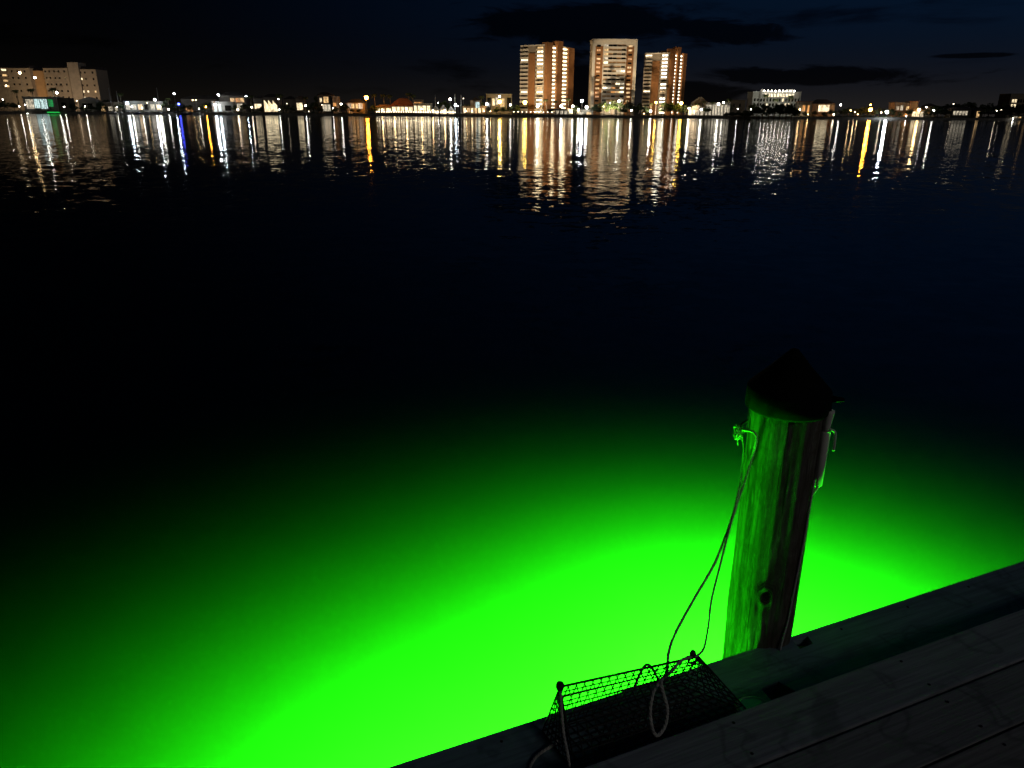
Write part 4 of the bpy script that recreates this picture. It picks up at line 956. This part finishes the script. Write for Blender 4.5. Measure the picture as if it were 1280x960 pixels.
building('pool_house', 'low white lit pool house right of the carport', 694, 716, 136.5, 640, 6, 'wall_white', 'flat', 'roof_white', 0, [(0.05+0.24*i, 0.2+0.24*i, 0.2, 0.75, 'win_white') for i in range(4)])
lamp(727, 126, 645, 'glaring white lamp between the warm lit tower and the flat fronted tower', 'bulb_star', 0.95); lamp(733, 134, 640, 'second white lamp low beside the flat fronted tower', 'bulb_white', 1.1); lamp(723, 137, 634, 'low white lamp at the corner of the pool house', 'bulb_white', 0.6)
building('gate_house', 'small white gate house under the glaring white lamp', 721, 741, 138, 642, 5, 'wall_white', 'flat', 'roof_white', 0, [(0.1, 0.4, 0.2, 0.7, 'win_white'), (0.6, 0.9, 0.2, 0.7, 'win_warm')])
for px, h, k, l in ((744, 9, 'dark', 'dark tree at the left foot of the flat fronted tower'), (755, 11, 'green', 'lit green tree under the left windows of the flat fronted tower'), (765, 12, 'green', 'tall lit green tree at the middle of the flat fronted tower'), (775, 11, 'green', 'lit green tree under the right windows of the flat fronted tower'),
                    (785, 12, 'dark', 'dark tree before the right brown strip of the flat fronted tower'), (799, 10, 'dark', 'dark tree in the gap before the smaller finned tower'), (806, 8, 'dark', 'low dark tree at the left foot of the smaller finned tower'),
                    (830, 11, 'green', 'yellow lit tree before the balconies of the smaller finned tower'), (838, 11, 'green', 'yellow lit tree at the corner of the smaller finned tower'), (846, 10, 'green', 'yellow lit tree before the walkways of the smaller finned tower')):
    tree(px, h, 646, l, k, 1.0)
for px, py, bl, r, l in ((754, 133, 'bulb_warm', 0.4, 'small warm lamp among the left green trees'), (762, 129, 'bulb_white', 0.45, 'small white lamp in the middle green tree'), (773, 126.5, 'bulb_white', 0.8, 'white lamp above the right green trees'), (789, 138, 'bulb_white', 0.7, 'low white lamp right of the green trees'), (805, 142, 'bulb_warm', 0.4, 'low warm lamp before the smaller finned tower'),
                      (819, 128, 'bulb_yellow', 0.55, 'yellow lamp at the left foot of the smaller finned tower'), (813, 139, 'bulb_white', 0.85, 'white lamp under the palm of the smaller finned tower'), (850.5, 129, 'bulb_yellow', 0.85, 'glaring yellow lamp at the right foot of the smaller finned tower'), (829, 141, 'bulb_dim', 0.5, 'dim lamp under the yellow lit trees'),
                      (861, 135.5, 'bulb_white', 0.8, 'white lamp at the left end of the bright hotel front'), (876, 137, 'bulb_white', 0.7, 'white lamp in the middle of the arched hotel'), (897, 130, 'bulb_white', 0.85, 'white lamp on the facade of the bright hotel'), (903, 128, 'bulb_white', 0.5, 'small white lamp at the upper right of the bright hotel')):
    lamp(px, py, 640 if px < 858 else 638, l, bl, r)
palm(813, 127, 642, 'palm tree lit white beside the smaller finned tower'); palm(820, 126, 650, 'palm tree behind the yellow lamp of the smaller finned tower')

# bright hotel, mangroves, white block ---------------------------------------------------------------
building('arched_hotel', 'low white hotel with arched lit openings beside the smaller finned tower', 860, 880, 131, 648, 9, 'wall_white', 'gable', 'roof_white', 2.5, [(0.05+0.24*i, 0.2+0.24*i, 0.1, 0.75, 'win_white') for i in range(4)], 'hotel')
building('bright_hotel', 'bright greenish white hotel with tall lit windows behind palms', 881, 912, 128.5, 650, 10, 'wall_white', 'flat', 'roof_white', 0, [(0.03+0.122*i, 0.115+0.122*i, 0.08, 0.85, 'win_white') for i in range(8)], 'hotel')
building('hotel_roof_house', 'dark house with brown gabled roof behind the arched hotel', 866, 884, 121, 668, 10, 'wall_beige', 'gable', 'wall_beige', 5, [(0.4, 0.6, 0.3, 0.6, 'window_glass')])
building('far_flat_house', 'dim flat roofed house behind the bright hotel right end', 912, 930, 125.5, 680, 10, 'wall_beige', 'flat', 'wall_beige', 0, [(0.2, 0.3, 0.6, 0.8, 'window_glass'), (0.6, 0.7, 0.6, 0.8, 'window_glass')])
for px, pyt, l in ((871, 128, 'dark palm tree before the arched hotel'), (879, 124, 'tall dark palm tree between arched and bright hotel'), (889, 125, 'palm tree before the left windows of the bright hotel'), (910, 121, 'lit palm tree at the right end of the bright hotel')): palm(px, pyt, 640, l)
tree(906, 12, 662, 'green lit tree behind the bright hotel', 'green', 1.0)
WBY = 690
wb, W, H = building('white_block', 'white five storey block floodlit along its roof behind dark mangroves', 938.5, 998, 115, WBY, 16, 'wall_white', 'flat', 'roof_white', 0,
      [(0.03+0.0655*i, 0.065+0.0655*i, 0.62-0.2*j, 0.74-0.2*j, ('win_bright', 'win_white', 'window_glass', 'win_warm')[rnd.choice((0, 1, 2, 2)) if 3 < i < 12 else 2]) for i in range(15) for j in range(3)] + [(0.25+0.062*i, 0.295+0.062*i, 0.80, 0.93, 'win_bright') for i in range(10)], 'apartment block')
for i in range(9): link('roof_lamp', globe('bulb_white'), wb, (-W*0.28+W*0.62*i/8, -0.9, H+0.9), None, (0.5, 0.5, 0.5))
MB().box(-W*0.34, -W*0.3, 1, 4, H+0.36, H+1.9).build('roof_hut', 'wall_white', wb); MB().box(W*0.25, W*0.33, 1, 5, H+0.36, H+2.2).build('roof_hut', 'wall_white', wb)
palm(955, 115, 672, 'dark palm tree before the left half of the white block'); palm(968, 121, 666, 'dark palm tree at the middle of the white block'); palm(986, 117, 672, 'lit palm tree before the right half of the white block')
tree(941, 11, 664, 'dim green tree at the left corner of the white block', 'green', 0.9)
lamp(921.5, 136, 636, 'small white lamp left of the dark mangroves', 'bulb_white', 0.42); lamp(938, 136.5, 640, 'small white lamp behind the dark mangroves', 'bulb_white', 0.38)
for px, h, wd in ((908, 5, 1.2), (915, 5.5, 1.4), (923, 6, 1.4), (931, 6.5, 1.4), (939, 7, 1.4), (946, 9, 1.3), (953, 11.5, 1.2), (961, 9, 1.3), (968, 10, 1.3), (975, 11.5, 1.2), (983, 11.5, 1.2), (990, 10, 1.2), (996, 7, 1.0)):
    tree(px, h, 619, 'black unlit mangrove tree standing at the water before the white block', 'dark', wd, 'dark mangroves on the point', -0.2, 'mangrove_tree')
building('pink_house', 'narrow pinkish lit house at the right end of the mangroves', 997.5, 1013, 127.5, 634, 9, 'wall_cream', 'flat', 'roof_tile', 0, [(0.3, 0.5, 0.4, 0.8, 'win_amber'), (0.7, 0.85, 0.3, 0.8, 'win_amber')])
lamp(994.5, 140, 629, 'white lamp between the mangroves and the pinkish house', 'bulb_white', 0.8); lamp(999, 137, 631, 'warm lamp on the front of the pinkish house', 'bulb_warm', 0.55); lamp(1010, 143, 630, 'low warm garden lamp under the pinkish house', 'bulb_warm', 0.4)
building('wide_dark_house', 'wide dark roofed house with one white glowing window', 1014, 1042, 124, 650, 12, 'wall_tan', 'hip', 'roof_dark', 3.4, [(0.28, 0.76, 0.42, 0.9, 'win_bright')])
tree(1043, 6, 634, 'small pale lit tree beside the wide dark roofed house', 'green', 0.8); lamp(1049, 131, 640, 'white lamp behind the small pale lit tree', 'bulb_white', 0.6)
lamp(1042, 143, 631, 'low pale lamp at the foot of the small pale lit tree', 'bulb_dim', 0.6)
for px, h in ((1054, 7), (1060, 8), (1068, 7), (1076, 8), (1098, 8), (1104, 7)): tree(px, h, 650, 'dark tree in the row around the glaring orange lamp', 'dark', 1.1, 'dark trees by the orange lamp')
for px, py, l in ((1062.5, 138, 'small amber lamp left of the right hand orange lamp'), (1068, 140, 'amber porch lamp below the small amber lamp'), (1072, 143, 'low amber seawall lamp left of the right hand orange lamp')): lamp(px, py, 633, l, 'bulb_warm', 0.42)
lamp(1087, 137, 636, 'glaring orange street lamp next to the blue white pier lamp', 'bulb_orange', 0.95); lamp(1086, 131, 650, 'smaller orange lamp above the right hand orange street lamp', 'bulb_orange', 0.4)
lamp(1108, 140, 622, 'glaring blue white pier lamp on the right shore', 'bulb_star', 1.05, 'pier_lamp', 0.0); lamp(1101, 140.5, 632, 'weak white lamp between the orange and blue white lamps', 'bulb_dim', 0.5)
building('right_villa', 'two storey villa with pairs of white windows right of the pier lamp', 1116, 1136, 128, 650, 10, 'wall_beige', 'flat', 'roof_dark', 0, [(0.14, 0.3, 0.5, 0.75, 'win_white'), (0.4, 0.55, 0.48, 0.8, 'win_white'), (0.75, 0.92, 0.5, 0.75, 'win_warm'), (0.5, 0.9, 0.1, 0.3, 'win_amber')])
building('orange_villa', 'orange lit narrow villa beside the bright yellow terrace', 1136.5, 1145, 127, 648, 9, 'wall_tan', 'flat', 'roof_tile', 0, [(0.2, 0.7, 0.3, 0.5, 'win_warm')])
building('yellow_terrace', 'low terrace glowing yellow white beside the orange villa', 1139, 1155, 136, 640, 6, 'wall_white', 'hip', 'wall_tan', 1.4, [(0.06, 0.3, 0.15, 0.85, 'win_bright'), (0.36, 0.6, 0.15, 0.85, 'win_bright'), (0.68, 0.92, 0.15, 0.85, 'win_white')])
lamp(1147.5, 137, 638, 'bright yellow lamp on the glowing terrace', 'bulb_warm', 1.0); lamp(1156, 134, 644, 'small white lamp at the roof right of the glowing terrace', 'bulb_white', 0.45); lamp(1166, 138, 640, 'white lamp before the dark wood on the right', 'bulb_white', 0.5); lamp(1133, 145, 630, 'low white seawall lamp under the villa', 'bulb_white', 0.4)
building('shadow_house', 'dim house right of the glowing terrace', 1156, 1170, 129, 652, 9, 'wall_beige', 'hip', 'roof_dark', 2.4, [(0.2, 0.4, 0.4, 0.7, 'win_amber'), (0.6, 0.8, 0.4, 0.7, 'window_glass')])
DW = {0: 'dark tree at the end of the wood by the dim house', 2: 'dark tree behind the left end of the row window house', 4: 'dark tree behind the right end of the row window house', 5: 'dark tree behind the amber doorway', 8: 'dark tree behind the two small white lamps', 10: 'dark tree below the distant lit balconies'}
for i, px in enumerate(range(1172, 1300, 9)): tree(px, (9, 11, 12, 10, 13)[i % 5], 652+(i % 3)*6, DW.get(i, 'dark tree in the unlit wood on the right shore'), 'dark', 1.25, 'dark wood on the right')
for px in (1176, 1181, 1230, 1252): tree(px, 7, 632, 'low dark shrub at the water before the dark wood', 'dark', 1.4, 'shrubs before the dark wood')
building('lit_row_house', 'long dark house with a row of small white windows in the dark wood', 1188, 1213, 134, 638, 9, 'wall_dark', 'hip', 'roof_dark', 1.5, [(0.12+0.15*i, 0.22+0.15*i, 0.35, 0.8, 'win_white') for i in range(5)])
building('amber_door_house', 'small dark house with one amber doorway in the dark wood', 1217, 1228, 135, 640, 8, 'wall_dark', 'gable', 'roof_dark', 1.6, [(0.3, 0.62, 0.1, 0.85, 'win_warm')])
for px, py, l in ((1189, 130, 'tiny lamp high in the dark wood'), (1244.5, 138.5, 'left one of two small white lamps in the dark wood'), (1250, 137.5, 'right one of two small white lamps in the dark wood')): lamp(px, py, 640, l, 'bulb_dim', 0.42)
building('far_lit_block', 'distant beige block with white lit balconies above the dark wood', 1258, 1292, 117.5, 760, 18, 'wall_beige', 'flat', 'wall_beige', 0, [(0.08+0.1*i, 0.15+0.1*i, 0.45+0.2*j, 0.58+0.2*j, 'win_bright' if i in (0, 1) else ('win_warm' if i == 6 else 'window_glass')) for i in range(8) for j in range(2)], 'apartment block')
building('boat_house', 'small boat house with lit front at the right end of the shore', 1266, 1280, 143, 630, 5, 'wall_white', 'hip', 'roof_dark', 1.0, [(0.1, 0.4, 0.2, 0.8, 'win_white'), (0.5, 0.75, 0.2, 0.8, 'win_warm')], 'boat house')
lamp(1267, 148, 624, 'low white lamp at the water beside the boat house', 'bulb_white', 0.4, 'dock_lamp', 0)

# shoreline planting that hides the foot of the buildings ------------------------------------------------
hr = random.Random(21); hb_ = MB(); xa, xb = gx(-30, 628), gx(1310, 628)
open_px = ((155, 168), (186, 206), (264, 292), (470, 572), (640, 692), (720, 741), (858, 912), (1136, 1156))
spans = [(gx(a, 628), gx(b, 628)) for a, b in open_px]
for i in range(9500):
    x = hr.uniform(xa, xb)
    hh = 1.6+1.5*math.sin(x*0.11)*math.sin(x*0.037+1)+0.9*math.sin(x*0.53+2)
    for a, b in spans:
        if a < x < b: hh = min(hh, 0.9)
    hh = max(0.6, hh)
    p = Vector((x, 628.2+hr.uniform(-1.1, 1.1), GZ+hh*hr.random()**0.6))
    q = Euler((hr.uniform(-0.9, 0.9), hr.uniform(-0.9, 0.9), hr.uniform(0, 6.28))).to_matrix(); s_ = hr.uniform(0.25, 0.6)
    a, b, u = q @ Vector((s_, 0, 0)), q @ Vector((0, s_*0.6, 0)), q @ Vector((0, 0, s_*0.25))
    hb_.quad(p-a, p-b+u, p+a, p+b+u)
ho = hb_.build('shore_shrubs', 'leaf_dark'); ho['kind'] = 'stuff'
tag(ho, 'low dark ground cover growing along the top of the seawall', 'shrubs')
for px, h, Y, l in ((128, 8, 636, 'dark tree at the left wall of the grey boat shed'), (136, 10, 652, 'tall dark tree behind the grey boat shed'), (150.5, 7, 634, 'dark tree between boat shed and marina building'), (208, 9, 636, 'dark tree at the right wall of the marina building'),
        (219, 7, 648, 'dark tree below the tall mast light'), (227, 8, 634, 'dark tree at the left end of the dark boat store'), (238, 6, 633, 'dark tree before the boat store left half'), (255, 7, 633, 'dark tree before the boat store right half'), (262, 10, 662, 'dark tree behind the blue lit kiosk'),
        (294, 6, 632, 'dark tree at the right end of the blue lit kiosk'), (306, 8, 634, 'dark tree at the gable end of the inn'), (312, 11, 664, 'tall dark tree behind the inn palm'), (327, 5.5, 633, 'dark tree before the small glowing bungalow'), (333, 12, 668, 'tall dark tree behind the yellow porch house'),
        (356, 7, 634, 'dark tree right of the porch palms'), (366, 6, 632, 'dark tree before the unlit low house'), (372, 11, 664, 'tall dark tree behind the large glowing window'), (388, 7, 634, 'dark tree right of the lone lit palm'), (395, 9, 640, 'dark tree left of the two storey house'), (400, 5, 631, 'low dark tree before the two storey house'),
        (420, 5.5, 632, 'low dark tree before the pale veranda'), (431, 8, 638, 'dark tree left of the long porch house'), (440, 4, 631, 'low dark tree before the left porch windows'), (449, 4.2, 631, 'low dark tree before the right porch windows'), (464, 5.5, 633, 'dark tree right below the glaring orange lamp'),
        (586, 8, 652, 'dark tree behind the terrace house'), (643, 8, 640, 'dark tree between framed house and carport'), (690, 6, 644, 'dark tree at the right end of the carport'), (718, 8, 650, 'dark tree between outer fin and glaring white lamp'), (735, 7, 650, 'dark tree behind the low white lamp of the gate house'),
        (749, 6, 634, 'dark shrub tree before the left strip of the flat fronted tower'), (780, 6, 633, 'dark shrub tree before the right green trees'), (793, 7, 634, 'dark shrub tree beside the low white lamp'), (856, 9, 648, 'dark tree between the smaller finned tower and arched hotel'), (884, 8, 638, 'dark tree between the arched and bright hotel fronts'),
        (1006, 4.2, 629.5, 'low dark tree under the pinkish house'), (1018, 5, 631, 'dark tree left below the wide dark roofed house'), (1030, 4, 630, 'low dark tree under the white window of the wide house'), (1038, 6, 633, 'dark tree beside the small pale lit tree'), (1082, 9, 660, 'dark tree behind the right hand orange street lamp'),
        (1093, 6, 632, 'dark tree between the orange and the pier lamp'), (1114, 7, 634, 'dark tree right of the pier lamp'), (1125, 4.5, 631, 'low dark tree before the right villa'), (1135, 7, 636, 'dark tree between right villa and orange villa'), (1159, 7, 634, 'dark tree right of the glowing terrace'), (1168, 10, 650, 'dark tree behind the dim house')):
    tree(px, h, Y, l, 'dark', 1.15)
